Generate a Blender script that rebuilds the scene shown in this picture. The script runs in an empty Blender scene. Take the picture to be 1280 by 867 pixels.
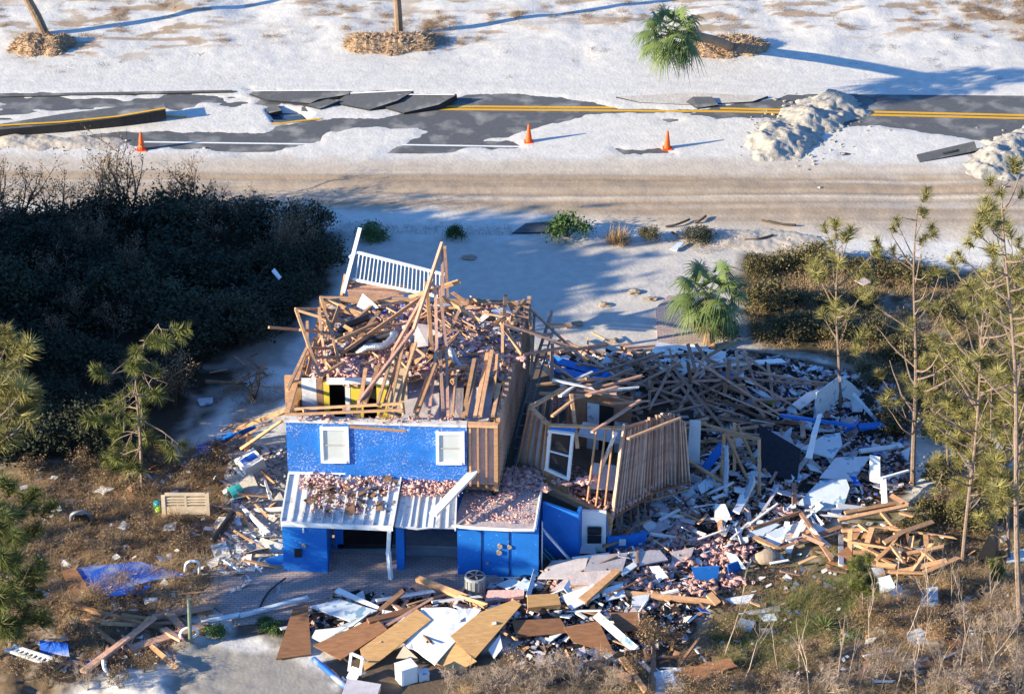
import bpy, bmesh, math, random
import numpy as np
from mathutils import Vector, Matrix, Euler
S = bpy.context.scene
COL = S.collection
rnd = random.Random(11)
nr = np.random.default_rng(7)

# ------------------------------------------------------------------ camera, sky, sun, exposure
cd = bpy.data.cameras.new("camera"); cam = bpy.data.objects.new("camera", cd); COL.objects.link(cam)
cam.location = (0, -103.923, 60); cam.rotation_euler = (math.radians(60), 0, 0)
cd.sensor_width = 36; cd.lens = 108; cd.clip_start = 1; cd.clip_end = 6000
S.camera = cam
SUN_AZ, SUN_EL = math.radians(18), math.radians(17.5)      # direction in which shadows fall, height of the sun
w = bpy.data.worlds.new("World"); S.world = w; w.use_nodes = True
nt = w.node_tree; bg = nt.nodes["Background"]
sky = nt.nodes.new("ShaderNodeTexSky"); sky.sky_type = 'NISHITA'; sky.sun_disc = False
sky.sun_elevation = SUN_EL; sky.sun_rotation = math.radians(252); sky.air_density = 1.0; sky.dust_density = 0.4; sky.ozone_density = 2.0
sky_tint = nt.nodes.new("ShaderNodeMix"); sky_tint.data_type = 'RGBA'; sky_tint.blend_type = 'MULTIPLY'; sky_tint.inputs['Factor'].default_value = 1      # tints the sky alone, turning the shade bluer
sky_tint.inputs['B'].default_value = (.42, .70, 1.08, 1); nt.links.new(sky.outputs[0], sky_tint.inputs['A']); nt.links.new(sky_tint.outputs['Result'], bg.inputs[0]); bg.inputs[1].default_value = 0.125
sl = bpy.data.lights.new("sun", 'SUN'); sl.energy = 5.0; sl.angle = math.radians(0.5); sl.color = (1.0, 0.86, 0.60)
sun = bpy.data.objects.new("sun", sl); COL.objects.link(sun)
sd_ = Vector((math.cos(SUN_AZ)*math.cos(SUN_EL), math.sin(SUN_AZ)*math.cos(SUN_EL), -math.sin(SUN_EL)))
sun.rotation_euler = sd_.to_track_quat('-Z', 'Y').to_euler()
S.view_settings.view_transform = 'Standard'; S.view_settings.look = 'None'
S.view_settings.exposure = 1.3; S.view_settings.gamma = 1.0
S.cycles.max_bounces = 6; S.cycles.diffuse_bounces = 3; S.cycles.use_denoising = True

# ------------------------------------------------------------------ measuring: photograph -> ground / vertical plane
FPX = 3840.0; CAM = np.array([0, -103.923, 60.0])
def ray(px, py):
    return np.array([0, .8660254, -.5])+np.array([1., 0, 0])*(px-640)/FPX-np.array([0, .5, .8660254])*(py-433.5)/FPX
def G(px, py, z=0.0):
    d = ray(px, py); return CAM+d*((z-60)/d[2])
def D(px, py, y):
    d = ray(px, py); return CAM+d*((y-CAM[1])/d[1])
_tab = nr.random((256, 256))
def vn(x, y):
    x = np.asarray(x, float); y = np.asarray(y, float)
    xi = np.floor(x).astype(int); yi = np.floor(y).astype(int); fx = x-xi; fy = y-yi
    fx = fx*fx*(3-2*fx); fy = fy*fy*(3-2*fy)
    a = _tab[xi & 255, yi & 255]; b = _tab[(xi+1) & 255, yi & 255]; c = _tab[xi & 255, (yi+1) & 255]; d = _tab[(xi+1) & 255, (yi+1) & 255]
    return (a*(1-fx)+b*fx)*(1-fy)+(c*(1-fx)+d*fx)*fy
def fbm(x, y, o=4):
    s = 0; a = .5
    for k in range(o):
        s = s+a*vn(x*2**k+17.3*k, y*2**k+9.1*k); a *= .5
    return s/(1-.5**o)
BUMPS = [(G(840, 500), 4.6, 2.6, 1.35, .1), (G(965, 560), 3.2, 2.6, .25, .3), (G(575, 785), 3.8, .9, .35, .1), (G(770, 730), 2.6, 1.2, .4, .2),
         (G(1100, 680), 2.2, 1.2, .15, .0), (G(870, 640), 3.0, 1.6, .35, .0)]
def heap(x, y):
    s = np.zeros_like(np.asarray(x, float))
    for c, rx, ry, h, a in BUMPS:
        dx = x-c[0]; dy = y-c[1]; u = dx*math.cos(a)+dy*math.sin(a); v = -dx*math.sin(a)+dy*math.cos(a)
        s = s+h*np.exp(-(u/rx)**2-(v/ry)**2)
    return s
def H(x, y):
    x = np.asarray(x, float); y = np.asarray(y, float)
    z = (fbm(x*.35, y*.35, 3)-.5)*.16
    z = z*np.clip((17-y)/3, .15, 1)
    rough = np.maximum(np.clip((-9-x)/1.5, 0, 1)*np.clip((-8-y)/1.5, 0, 1), np.clip((x-5)/2, 0, 1)*np.clip((-15.5-y)/1.5, 0, 1))
    z = z+rough*(fbm(x*1.1+7, y*1.1, 4)-.45)*.55
    dune = np.clip((y-24.5)/4, 0, 1)
    return z+heap(x, y)+dune*(fbm(x*.4+40, y*.4, 3)-.5)*.28
def GH(px, py, dz=0.0):
    p = G(px, py, dz)
    for _ in range(4): p = G(px, py, float(H(p[0], p[1]))+dz)
    return p

# ------------------------------------------------------------------ mesh helpers
class MB:
    def __init__(s): s.v = []; s.f = []
    def add(s, vs, fs):
        n = len(s.v); s.v += [tuple(float(c) for c in v) for v in vs]; s.f += [tuple(i+n for i in f) for f in fs]; return s
    def hexa(s, p):      # 8 points: bottom loop 0-3, top loop 4-7
        return s.add(p, [(3, 2, 1, 0), (4, 5, 6, 7), (0, 1, 5, 4), (1, 2, 6, 5), (2, 3, 7, 6), (3, 0, 4, 7)])
    def box(s, a, b):
        x0, y0, z0 = a; x1, y1, z1 = b
        return s.hexa([(x0, y0, z0), (x1, y0, z0), (x1, y1, z0), (x0, y1, z0), (x0, y0, z1), (x1, y0, z1), (x1, y1, z1), (x0, y1, z1)])
    def beam(s, p, q, w, t, up=(0, 0, 1), jag=0.0, taper=1.0):
        p = Vector(p); q = Vector(q); d = (q-p).normalized(); up = Vector(up)
        a = d.cross(up)
        if a.length < .05: a = d.cross(Vector((1, .3, 0)))
        a.normalize(); b = a.cross(d).normalized(); a = a*w/2; b = b*t/2
        j = [d*rnd.uniform(-jag, jag) for _ in range(4)]
        return s.hexa([p-a-b, p+a-b, p+a+b, p-a+b, q-a*taper-b*taper+j[0], q+a-b*taper+j[1], q+a+b+j[2], q-a*taper+b+j[3]])
    def plate(s, pts, th, n=None):
        P = [Vector(p) for p in pts]
        if n is None:
            n = Vector((0, 0, 0))
            for i in range(len(P)): n += P[i].cross(P[(i+1) % len(P)])
            n.normalize()
            if n.z < 0: n = -n
        n = Vector(n); m = len(P); lo = [p-n*th for p in P]
        fs = [tuple(range(m)), tuple(range(2*m-1, m-1, -1))]+[(i, i+m, (i+1) % m+m, (i+1) % m) for i in range(m)]
        return s.add(P+lo, fs)
    def tube(s, pts, r, n=6, cap=True):
        P = [Vector(p) for p in pts]; R = r if isinstance(r, (list, tuple)) else [r]*len(P)
        ref = Vector((.31, .27, .91)); vs = []; fs = []
        for i, p in enumerate(P):
            d = (P[min(i+1, len(P)-1)]-P[max(i-1, 0)]).normalized()
            a = d.cross(ref)
            if a.length < .1: a = d.cross(Vector((1, 0, 0)))
            a.normalize(); b = d.cross(a)
            for k in range(n):
                t = 2*math.pi*k/n; vs.append(p+(a*math.cos(t)+b*math.sin(t))*R[i])
        for i in range(len(P)-1):
            for k in range(n):
                fs.append((i*n+k, i*n+(k+1) % n, (i+1)*n+(k+1) % n, (i+1)*n+k))
        if cap: fs += [tuple(range(n-1, -1, -1)), tuple((len(P)-1)*n+k for k in range(n))]
        return s.add(vs, fs)
    def lathe(s, c, prof, n=16):
        c = Vector(c); vs = []; fs = []
        for r, z in prof:
            for k in range(n): vs.append(c+Vector((r*math.cos(2*math.pi*k/n), r*math.sin(2*math.pi*k/n), z)))
        for i in range(len(prof)-1):
            for k in range(n): fs.append((i*n+k, i*n+(k+1) % n, (i+1)*n+(k+1) % n, (i+1)*n+k))
        fs += [tuple(range(n-1, -1, -1)), tuple((len(prof)-1)*n+k for k in range(n))]
        return s.add(vs, fs)
    def lump(s, c, r, amp=.25, q=None):
        V, F = ICO; c = Vector(c); o = rnd.uniform(0, 90); vs = []
        for v in V:
            k = 1+amp*2*(float(vn(v[0]*1.7+o, v[1]*1.7+v[2]*2.3+o))-.5)
            vs.append((c.x+v[0]*r[0]*k, c.y+v[1]*r[1]*k, c.z+v[2]*r[2]*k))
        return s.add(vs, F)
_b = bmesh.new(); bmesh.ops.create_icosphere(_b, subdivisions=2, radius=1)
ICO = ([tuple(v.co) for v in _b.verts], [tuple(v.index for v in f.verts) for f in _b.faces]); _b.free()

def tag(o, label=None, cat=None, group=None, kind=None):
    if label: o['label'] = label
    if cat: o['category'] = cat
    if group: o['group'] = group
    if kind: o['kind'] = kind
    return o
def wloc(o):
    p = Vector((0, 0, 0))
    while o is not None: p += o.location; o = o.parent
    return p
def build(mb, name, mat, parent=None, label=None, cat=None, group=None, kind=None, smooth=False, base=None):
    vs = np.array(mb.v, float)
    if base is None: base = (vs[:, 0].mean(), vs[:, 1].mean(), vs[:, 2].min()) if len(vs) else (0, 0, 0)
    base = Vector([float(x) for x in base])
    me = bpy.data.meshes.new(name); me.from_pydata((vs-np.array(base)).tolist(), [], mb.f); me.update()
    if smooth: me.polygons.foreach_set('use_smooth', [True]*len(me.polygons))
    if mat: me.materials.append(mat)
    o = bpy.data.objects.new(name, me); COL.objects.link(o)
    if parent is not None: o.parent = parent; o.location = base-wloc(parent)
    else: o.location = base
    return tag(o, label, cat, group, kind)
def build_np(name, V, F, mat, parent=None, base=(0, 0, 0), cols=None, smooth=False, **k):
    V = np.asarray(V, np.float32)-np.array(base, np.float32); F = np.asarray(F, np.int32); m = F.shape[1]
    me = bpy.data.meshes.new(name); me.vertices.add(len(V)); me.vertices.foreach_set('co', V.ravel())
    me.loops.add(F.size); me.loops.foreach_set('vertex_index', F.ravel())
    me.polygons.add(len(F)); me.polygons.foreach_set('loop_start', np.arange(0, F.size, m, dtype=np.int32))
    if smooth: me.polygons.foreach_set('use_smooth', np.ones(len(F), bool))
    if cols is not None:
        a = me.color_attributes.new('Col', 'FLOAT_COLOR', 'POINT'); c = np.ones((len(V), 4), np.float32); c[:, :3] = cols
        a.data.foreach_set('color', c.ravel())
    me.update(calc_edges=True)
    if mat: me.materials.append(mat)
    o = bpy.data.objects.new(name, me); COL.objects.link(o); b = Vector([float(x) for x in base])
    if parent is not None: o.parent = parent; o.location = b-wloc(parent)
    else: o.location = b
    return tag(o, **k)
def empty(name, loc, label=None, cat=None, group=None):
    o = bpy.data.objects.new(name, None); COL.objects.link(o); o.location = [float(x) for x in loc]; o.empty_display_size = .2
    return tag(o, label, cat, group)
def copy_tree(o, parent=None):
    c = o.copy(); COL.objects.link(c); c.parent = parent
    for ch in list(o.children): copy_tree(ch, c)
    return c

# ------------------------------------------------------------------ materials
def mat(name, col, rough=.8, var=.25, scale=6., bump=.0, bscale=30., metal=0., rand=.0, col2=None, thr=None, stretch=None, attr=False, spec=.3, mask=None):
    m = bpy.data.materials.new(name); m.use_nodes = True; t = m.node_tree; N = t.nodes; L = t.links
    p = N["Principled BSDF"]; p.inputs['Roughness'].default_value = rough; p.inputs['Metallic'].default_value = metal
    p.inputs['Specular IOR Level'].default_value = spec
    tc = N.new("ShaderNodeTexCoord"); src = tc.outputs['Object']
    if stretch:
        mp = N.new("ShaderNodeMapping"); mp.inputs['Scale'].default_value = stretch; L.new(src, mp.inputs[0]); src = mp.outputs[0]
    nz = N.new("ShaderNodeTexNoise"); nz.inputs['Scale'].default_value = scale; nz.inputs['Detail'].default_value = 6; nz.inputs['Roughness'].default_value = .6
    L.new(src, nz.inputs['Vector'])
    if attr:
        at = N.new("ShaderNodeAttribute"); at.attribute_name = 'Col'; basec = at.outputs['Color']
    else:
        rg = N.new("ShaderNodeRGB"); rg.outputs[0].default_value = (*col, 1); basec = rg.outputs[0]
    if col2 is not None:
        mx = N.new("ShaderNodeMix"); mx.data_type = 'RGBA'; L.new(basec, mx.inputs['A']); mx.inputs['B'].default_value = (*col2, 1)
        n2 = N.new("ShaderNodeTexNoise"); n2.inputs['Scale'].default_value = thr[0]; n2.inputs['Detail'].default_value = thr[3] if len(thr) > 3 else 5
        L.new(tc.outputs['Object'], n2.inputs['Vector'])
        mr = N.new("ShaderNodeMapRange"); mr.inputs['From Min'].default_value = thr[1]; mr.inputs['From Max'].default_value = thr[2]
        L.new(n2.outputs[0], mr.inputs['Value']); fac = mr.outputs[0]
        if mask:
            n3_ = N.new("ShaderNodeTexNoise"); n3_.inputs['Scale'].default_value = mask[0]; n3_.inputs['Detail'].default_value = 3; L.new(tc.outputs['Object'], n3_.inputs['Vector'])
            k3 = N.new("ShaderNodeMapRange"); k3.inputs['From Min'].default_value = mask[1]; k3.inputs['From Max'].default_value = mask[2]; L.new(n3_.outputs[0], k3.inputs['Value'])
            mm = N.new("ShaderNodeMath"); mm.operation = 'MULTIPLY'; L.new(fac, mm.inputs[0]); L.new(k3.outputs[0], mm.inputs[1]); fac = mm.outputs[0]
        L.new(fac, mx.inputs['Factor']); basec = mx.outputs['Result']
    mr2 = N.new("ShaderNodeMapRange"); mr2.inputs['From Min'].default_value = .25; mr2.inputs['From Max'].default_value = .75
    mr2.inputs['To Min'].default_value = 1-var; mr2.inputs['To Max'].default_value = 1+var; L.new(nz.outputs[0], mr2.inputs['Value'])
    val = mr2.outputs[0]
    if rand:
        oi = N.new("ShaderNodeObjectInfo"); m3 = N.new("ShaderNodeMapRange"); m3.inputs['To Min'].default_value = 1-rand; m3.inputs['To Max'].default_value = 1+rand
        L.new(oi.outputs['Random'], m3.inputs['Value']); mu = N.new("ShaderNodeMath"); mu.operation = 'MULTIPLY'; L.new(val, mu.inputs[0]); L.new(m3.outputs[0], mu.inputs[1]); val = mu.outputs[0]
    hs = N.new("ShaderNodeHueSaturation"); L.new(basec, hs.inputs['Color']); L.new(val, hs.inputs['Value'])
    L.new(hs.outputs[0], p.inputs['Base Color'])
    if bump:
        bn = N.new("ShaderNodeTexNoise"); bn.inputs['Scale'].default_value = bscale; bn.inputs['Detail'].default_value = 5; L.new(src, bn.inputs['Vector'])
        bp = N.new("ShaderNodeBump"); bp.inputs['Strength'].default_value = bump; bp.inputs['Distance'].default_value = .05; L.new(bn.outputs[0], bp.inputs['Height']); L.new(bp.outputs[0], p.inputs['Normal'])
    return m
M = {}
M['ground'] = mat('ground', (1, 1, 1), .95, .14, 2.3, .35, 7., attr=True, spec=.1)
M['sand'] = mat('sand', (.56, .51, .45), .95, .2, 3., .5, 9., col2=(.4, .33, .26), thr=(2.2, .5, .75), spec=.1)
M['asphalt'] = mat('asphalt', (.105, .108, .114), .9, .14, 5., .2, 60., col2=(.40, .38, .34), thr=(.9, .50, .85, 9), spec=.2)
M['asphalt_edge'] = mat('asphalt_edge', (.03, .03, .032), .9, .3, 8., .4, 30.)
M['yellow'] = mat('yellow_paint', (.70, .36, .01), .7, .15, 9., col2=(.25, .2, .12), thr=(4., .62, .8))
M['roadwhite'] = mat('road_white', (.75, .75, .73), .7, .15, 9.)
M['wood'] = mat('fresh_lumber', (.50, .28, .145), .75, .3, 5., .2, 20., rand=.3, stretch=(1, 1, 4))
M['brown'] = mat('brown_lumber', (.30, .165, .10), .8, .35, 5., .2, 20., rand=.4)
M['greywood'] = mat('weathered_lumber', (.43, .25, .175), .85, .3, 5., .2, 20., rand=.35)
M['paleboard'] = mat('pale_sheathing', (.52, .345, .26), .85, .3, 5., .2, 20., rand=.25)
M['paintwood'] = mat('white_lumber', (.68, .66, .63), .7, .2, 5., rand=.2, col2=(.35, .25, .18), thr=(3., .55, .75))
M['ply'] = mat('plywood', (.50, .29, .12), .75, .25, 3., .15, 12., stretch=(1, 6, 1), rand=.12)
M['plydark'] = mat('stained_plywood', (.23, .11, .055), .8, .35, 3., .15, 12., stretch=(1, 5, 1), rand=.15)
M['osb'] = mat('strand_board', (.44, .24, .10), .8, .35, 9., .2, 25., col2=(.26, .14, .07), thr=(5., .5, .6))
M['blue'] = mat('blue_paint', (.012, .15, .52), .55, .22, 1.3, .12, 18., col2=(.2, .32, .6), thr=(9., .66, .74, 4))
M['bluefleck'] = mat('blue_paint_splattered', (.018, .145, .50), .55, .25, 1.6, .3, 12., col2=(.62, .58, .70), thr=(17., .53, .76, 6), mask=(1.1, .38, .62))
M['bluedirt'] = mat('dusty_blue_sheet', (.012, .10, .50), .6, .2, 2., .2, 6., col2=(.45, .47, .5), thr=(1.3, .5, .75, 6), rand=.2)
M['white'] = mat('white_trim', (.80, .79, .77), .55, .07, 4., col2=(.5, .46, .42), thr=(2.5, .6, .85))
M['panelwhite'] = mat('white_sheet', (.68, .69, .70), .6, .16, 2.5, .25, 5., col2=(.38, .38, .4), thr=(1.7, .52, .8, 7), rand=.15)
M['panelblue'] = mat('pale_roof_sheet', (.56, .62, .66), .6, .12, 2.5, .15, 6., col2=(.20, .32, .42), thr=(2.6, .58, .62, 3))
M['drywall'] = mat('drywall', (.50, .46, .47), .85, .2, 2.5, .15, 9., col2=(.33, .28, .28), thr=(1.5, .5, .75, 6), rand=.15)
M['drydirty'] = mat('dusty_board', (.42, .37, .37), .9, .22, 3., .3, 12., col2=(.60, .40, .35), thr=(5., .52, .66, 6))
M['insul'] = mat('pink_insulation', (.60, .35, .31), .95, .28, 7., .6, 20., rand=.25)
M['cream'] = mat('cream_board', (.62, .5, .36), .8, .2, 4., rand=.1)
M['yellowwall'] = mat('yellow_wall', (.78, .60, .07), .7, .1, 2.)
M['dark'] = mat('shade_and_seam_black', (.02, .018, .017), .9, .3, 4.)  # near-black: shade of closets, holes and gaps put into the colour; also seams
M['floorwood'] = mat('floor_deck', (.16, .11, .075), .9, .3, 3.)
M['metal'] = mat('white_metal_roof', (.60, .62, .63), .45, .14, 2., col2=(.42, .34, .31), thr=(3.2, .54, .72, 8), spec=.5)
M['shingle'] = mat('black_shingle', (.018, .02, .028), .85, .4, 6., .5, 18.)
M['glass'] = mat('dark_glass', (.02, .025, .03), .08, .1, 3., spec=.6)
M['blind'] = mat('blind_behind_glass', (.56, .58, .56), .25, .08, 1.6, spec=.6)
M['silver'] = mat('silver_duct', (.45, .47, .5), .3, .2, 9., .6, 22., metal=.7)
M['black'] = mat('black_plastic', (.015, .015, .018), .4, .2, 5., spec=.5)
M['grey'] = mat('grey_metal', (.26, .27, .29), .5, .15, 5., metal=.4, spec=.5)
M['concrete'] = mat('concrete', (.48, .44, .39), .9, .2, 3., .4, 10.)
M['stone'] = mat('stone', (.32, .25, .19), .9, .25, 4., .5, 8.)
M['orange'] = mat('cone_orange', (.85, .10, .008), .5, .08, 5.)
M['teal'] = mat('teal_plastic', (.03, .28, .30), .4, .1, 4., spec=.5)
M['lime'] = mat('lime_plastic', (.32, .5, .02), .4, .1, 4., spec=.5)
M['bark'] = mat('pine_bark', (.215, .155, .12), .9, .35, 6., .6, 14., rand=.15)
M['palmbark'] = mat('palm_bark', (.24, .165, .11), .9, .3, 4., .6, 12.)
M['post'] = mat('green_grey_post', (.17, .20, .15), .8, .3, 4.)
M['twig'] = mat('grey_twig', (.34, .26, .20), .9, .2, 6., rand=.25)
M['twigdark'] = mat('brown_twig', (.12, .085, .06), .9, .3, 6., rand=.3)
M['needle'] = mat('pine_needles', (.215, .19, .06), .6, .5, 1.1, rand=.2)
M['needlegreen'] = mat('green_needles', (.135, .145, .036), .6, .4, 1.6, rand=.2)
M['frond'] = mat('palm_frond', (.10, .14, .04), .55, .5, 2.6)
M['fronddry'] = mat('dead_frond', (.25, .18, .09), .8, .3, 2.)
M['leafdark'] = mat('dark_leaves', (.036, .042, .024), .8, .5, 1.2, rand=.35)
M['leafolive'] = mat('olive_leaves', (.12, .10, .04), .7, .45, 1.2, rand=.3)
M['leafgreen'] = mat('green_leaves', (.07, .125, .03), .6, .4, 1.5, rand=.2)
M['straw'] = mat('straw', (.38, .26, .15), .9, .35, 2.5, rand=.1)
M['drygrass'] = mat('dry_grass', (.42, .29, .16), .9, .4, 1.1)
M['brushgrass'] = mat('brown_brush', (.26, .175, .10), .9, .45, .9)
M['grass'] = mat('green_grass', (.15, .17, .045), .8, .45, .7)
M['straw2'] = mat('root_soil', (.38, .255, .16), .95, .35, 4., 1., 12.)
# brick pavers: one sheet of small bricks (about 4 px each in the photograph)
def brickmat():
    m = mat('brick_pavers', (1, 1, 1), .9, .2, 2.); t = m.node_tree; N = t.nodes; L = t.links
    b = N.new("ShaderNodeTexBrick"); b.inputs['Color1'].default_value = (.46, .35, .31, 1); b.inputs['Color2'].default_value = (.38, .29, .265, 1); b.inputs['Mortar'].default_value = (.22, .18, .165, 1)
    b.inputs['Scale'].default_value = 1; b.inputs['Brick Width'].default_value = .24; b.inputs['Row Height'].default_value = .13; b.inputs['Mortar Size'].default_value = .012
    tc = N.new("ShaderNodeTexCoord"); L.new(tc.outputs['Object'], b.inputs['Vector'])
    hs = [n for n in N if n.bl_idname == 'ShaderNodeHueSaturation'][0]; L.new(b.outputs[0], hs.inputs['Color'])
    bp = N.new("ShaderNodeBump"); bp.inputs['Strength'].default_value = .6; bp.inputs['Distance'].default_value = .02; bp.invert = True
    L.new(b.outputs['Fac'], bp.inputs['Height']); L.new(bp.outputs[0], N["Principled BSDF"].inputs['Normal'])
    return m
M['brick'] = brickmat()
# ================================================================== SETTING: ground sheet, road, drifts, patio
def wpoly(pp): return np.array([G(a, b)[:2] for a, b in pp])
def sdist(poly, X, Y):
    d = np.full(X.shape, 1e9); ins = np.zeros(X.shape, bool); n = len(poly)
    for i in range(n):
        x0, y0 = poly[i]; x1, y1 = poly[(i+1) % n]; ex, ey = x1-x0, y1-y0
        t = np.clip(((X-x0)*ex+(Y-y0)*ey)/(ex*ex+ey*ey+1e-12), 0, 1)
        d = np.minimum(d, (X-x0-t*ex)**2+(Y-y0-t*ey)**2)
        c = ((y0 > Y) != (y1 > Y)) & (X < (x1-x0)*(Y-y0)/(y1-y0+1e-12)+x0); ins ^= c
    d = np.sqrt(d); return np.where(ins, -d, d)
ASPH = [wpoly(p) for p in (
    [(100,172),(150,164),(230,165),(330,167),(345,157),(420,149),(480,147),(540,137),(560,126),(590,118),(622,116),(700,122),(745,129),(778,135),(775,143),(740,144),(700,152),(650,165),(605,176),(640,178),(654,184),(580,186),(565,191),(490,199),(472,198),(485,189),(505,180),(528,172),(533,165),(520,160),(475,159),(440,161),(410,166),(400,178),(330,192),(300,196),(280,193),(260,186),(235,187),(205,184),(180,190),(165,178),(130,176)],
    [(858,143),(885,138),(920,130),(960,125),(985,118),(1050,115),(1300,117),(1300,148),(1272,162),(1240,180),(1205,173),(1160,166),(1100,158),(1060,159),(1040,166),(1020,160),(960,146),(900,149)],
    [(0,123),(60,121),(140,126),(190,122),(290,121),(300,128),(150,131),(70,138),(0,144)],
    [(312,114),(440,115),(440,119),(400,124),(392,133),(335,128)],
    [(418,128),(470,136),(520,139),(560,121),(570,119),(480,114),(430,116)],
    [(762,134.5),(912,137.5),(912,142),(762,141)], [(1050,191),(1090,190),(1085,194),(1055,194)], [(770,187),(830,187),(840,192),(780,192)], [(825,148),(850,147),(852,152),(828,152)])]
HOLE = wpoly([(330,136),(345,133),(380,134),(392,144),(380,152),(340,154)])
gx = np.arange(-27, 27.01, .12); gy = np.arange(-25, 36.01, .12)
def grow(a, end, s):
    out = []; st = .3*s; x = a
    while abs(x) < end: x += st; out.append(x); st *= 1.35
    return out
gx = np.array(grow(gx[0], 3000, -1)[::-1]+list(gx)+grow(gx[-1], 3000, 1)); gy = np.array(grow(gy[0], 3000, -1)[::-1]+list(gy)+grow(gy[-1], 5000, 1))
X, Y = np.meshgrid(gx, gy); core = (np.abs(X) < 27.5) & (Y > -25.5) & (Y < 36.5)
Z = np.where(core, H(X, Y), 0.0)
n1 = fbm(X*.9, Y*.9, 5); n2 = fbm(X*.25+9, Y*.25, 4); n3 = fbm(X*3.1, Y*3.1, 3)
Z = np.where(core, Z+(n3-.5)*np.where(Y > 8, .03, .06)*np.clip((n1-.42)*6, 0, 1), 0)
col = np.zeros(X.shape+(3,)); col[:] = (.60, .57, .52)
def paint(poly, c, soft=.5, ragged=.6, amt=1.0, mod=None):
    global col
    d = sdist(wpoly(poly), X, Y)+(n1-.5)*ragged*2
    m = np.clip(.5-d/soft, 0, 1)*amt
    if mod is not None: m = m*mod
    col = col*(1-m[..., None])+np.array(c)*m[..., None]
# dune field: trash line of straw stains
stain = np.clip((fbm(X*.8, Y*2.2, 6)-.54)*22, 0, 1)*np.clip((n2-.36)*6, 0, 1)
paint([(-200,60),(1500,50),(1500,112),(-200,112)], (.50,.47,.42), 1.5, .8, .25, np.clip((fbm(X*.3, Y*1.2, 4)-.5)*8, 0, 1))
paint([(-200,-80),(1500,-80),(1500,62),(1180,40),(900,45),(700,30),(540,68),(400,50),(250,60),(60,80),(-200,60)], (.36,.255,.165), 1.2, .8, .9, stain)
# dirt road: tan, with long damp streaks along it
streak = np.clip(.5+(vn(X*.05+3, Y*2.6)-.5)*2.4+(n1-.5)*.9, 0, 1)
paint([(-300,196),(200,196),(600,200),(940,200),(1160,208),(1500,208),(1500,300),(900,296),(640,268),(400,262),(200,262),(-300,240)], (.50,.43,.35), .8, .5, 1)
paint([(-300,205),(600,212),(900,218),(1500,222),(1500,285),(900,280),(640,262),(400,258),(-300,240)], (.36,.27,.19), .8, .4, .95, streak)
tr = sum(np.exp(-((Y-yy+.15*np.sin(X*.21+yy))/.16)**2) for yy in (15.2, 14.5, 13.2, 12.55))
inroad = np.clip((Y-11)/1, 0, 1)*np.clip((16.4-Y)/.6, 0, 1)*core
Z = Z+inroad*((vn(X*.12, Y*3)-.5)*.06+(vn(X*.4, Y*7)-.5)*.03-.045*tr+.02*tr*np.sin(X*26))
fine = np.clip(.5+(vn(X*.07+8, Y*7.5)-.5)*2.6, 0, 1)
paint([(-300,212),(600,216),(900,222),(1500,226),(1500,285),(900,280),(640,262),(400,258),(-300,240)], (.33,.245,.165), .8, .4, .55, fine)
# yard, thicket floors, brush, lawns
paint([(380,300),(960,296),(930,450),(700,470),(380,480)], (.50,.46,.41), .8, .5)
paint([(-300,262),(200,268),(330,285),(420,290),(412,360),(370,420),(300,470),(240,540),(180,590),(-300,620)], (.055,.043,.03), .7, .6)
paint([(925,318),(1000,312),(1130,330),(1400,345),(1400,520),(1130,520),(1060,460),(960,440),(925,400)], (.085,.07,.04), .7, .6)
paint([(1060,345),(1160,360),(1280,420),(1280,460),(1130,420)], (.36,.33,.29), .5, .8, .8, np.clip((n1-.45)*6, 0, 1))
paint([(-300,560),(200,570),(300,560),(340,600),(290,690),(240,770),(200,830),(-300,1000)], (.15,.105,.065), .5, .8)
paint([(-300,560),(200,570),(300,560),(340,600),(290,690),(240,770),(200,830),(-300,1000)], (.34,.29,.24), .5, .9, .7, np.clip((n3-.55)*6, 0, 1))
paint([(235,460),(370,400),(360,520),(300,560),(210,580)], (.33,.29,.25), .5, .8, .9, np.clip((n1-.38)*5, 0, 1))
paint([(285,560),(356,545),(356,740),(300,745),(285,700)], (.50,.46,.40), .2, .15)
paint([(225,803),(345,818),(400,830),(430,870),(430,1000),(230,1000),(215,840)], (.30,.275,.24), .4, .5)
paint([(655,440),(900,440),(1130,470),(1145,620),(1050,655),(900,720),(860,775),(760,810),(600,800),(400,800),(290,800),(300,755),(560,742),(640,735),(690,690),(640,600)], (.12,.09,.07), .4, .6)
paint([(860,790),(900,715),(1060,650),(1150,620),(1400,560),(1400,1100),(860,1100),(820,860)], (.16,.135,.065), .5, .6)
paint([(860,790),(900,715),(1060,650),(1150,620),(1400,560),(1400,1100),(860,1100),(820,860)], (.36,.31,.22), .3, .6, .7, np.clip((n3-.52)*6, 0, 1))
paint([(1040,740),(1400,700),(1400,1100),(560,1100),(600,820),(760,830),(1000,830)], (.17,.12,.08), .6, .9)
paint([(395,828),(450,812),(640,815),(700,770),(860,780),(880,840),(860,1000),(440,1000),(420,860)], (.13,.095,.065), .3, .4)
paint([(600,742),(700,735),(900,725),(860,790),(740,812),(640,800)], (.11,.085,.065), .3, .4)
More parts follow.
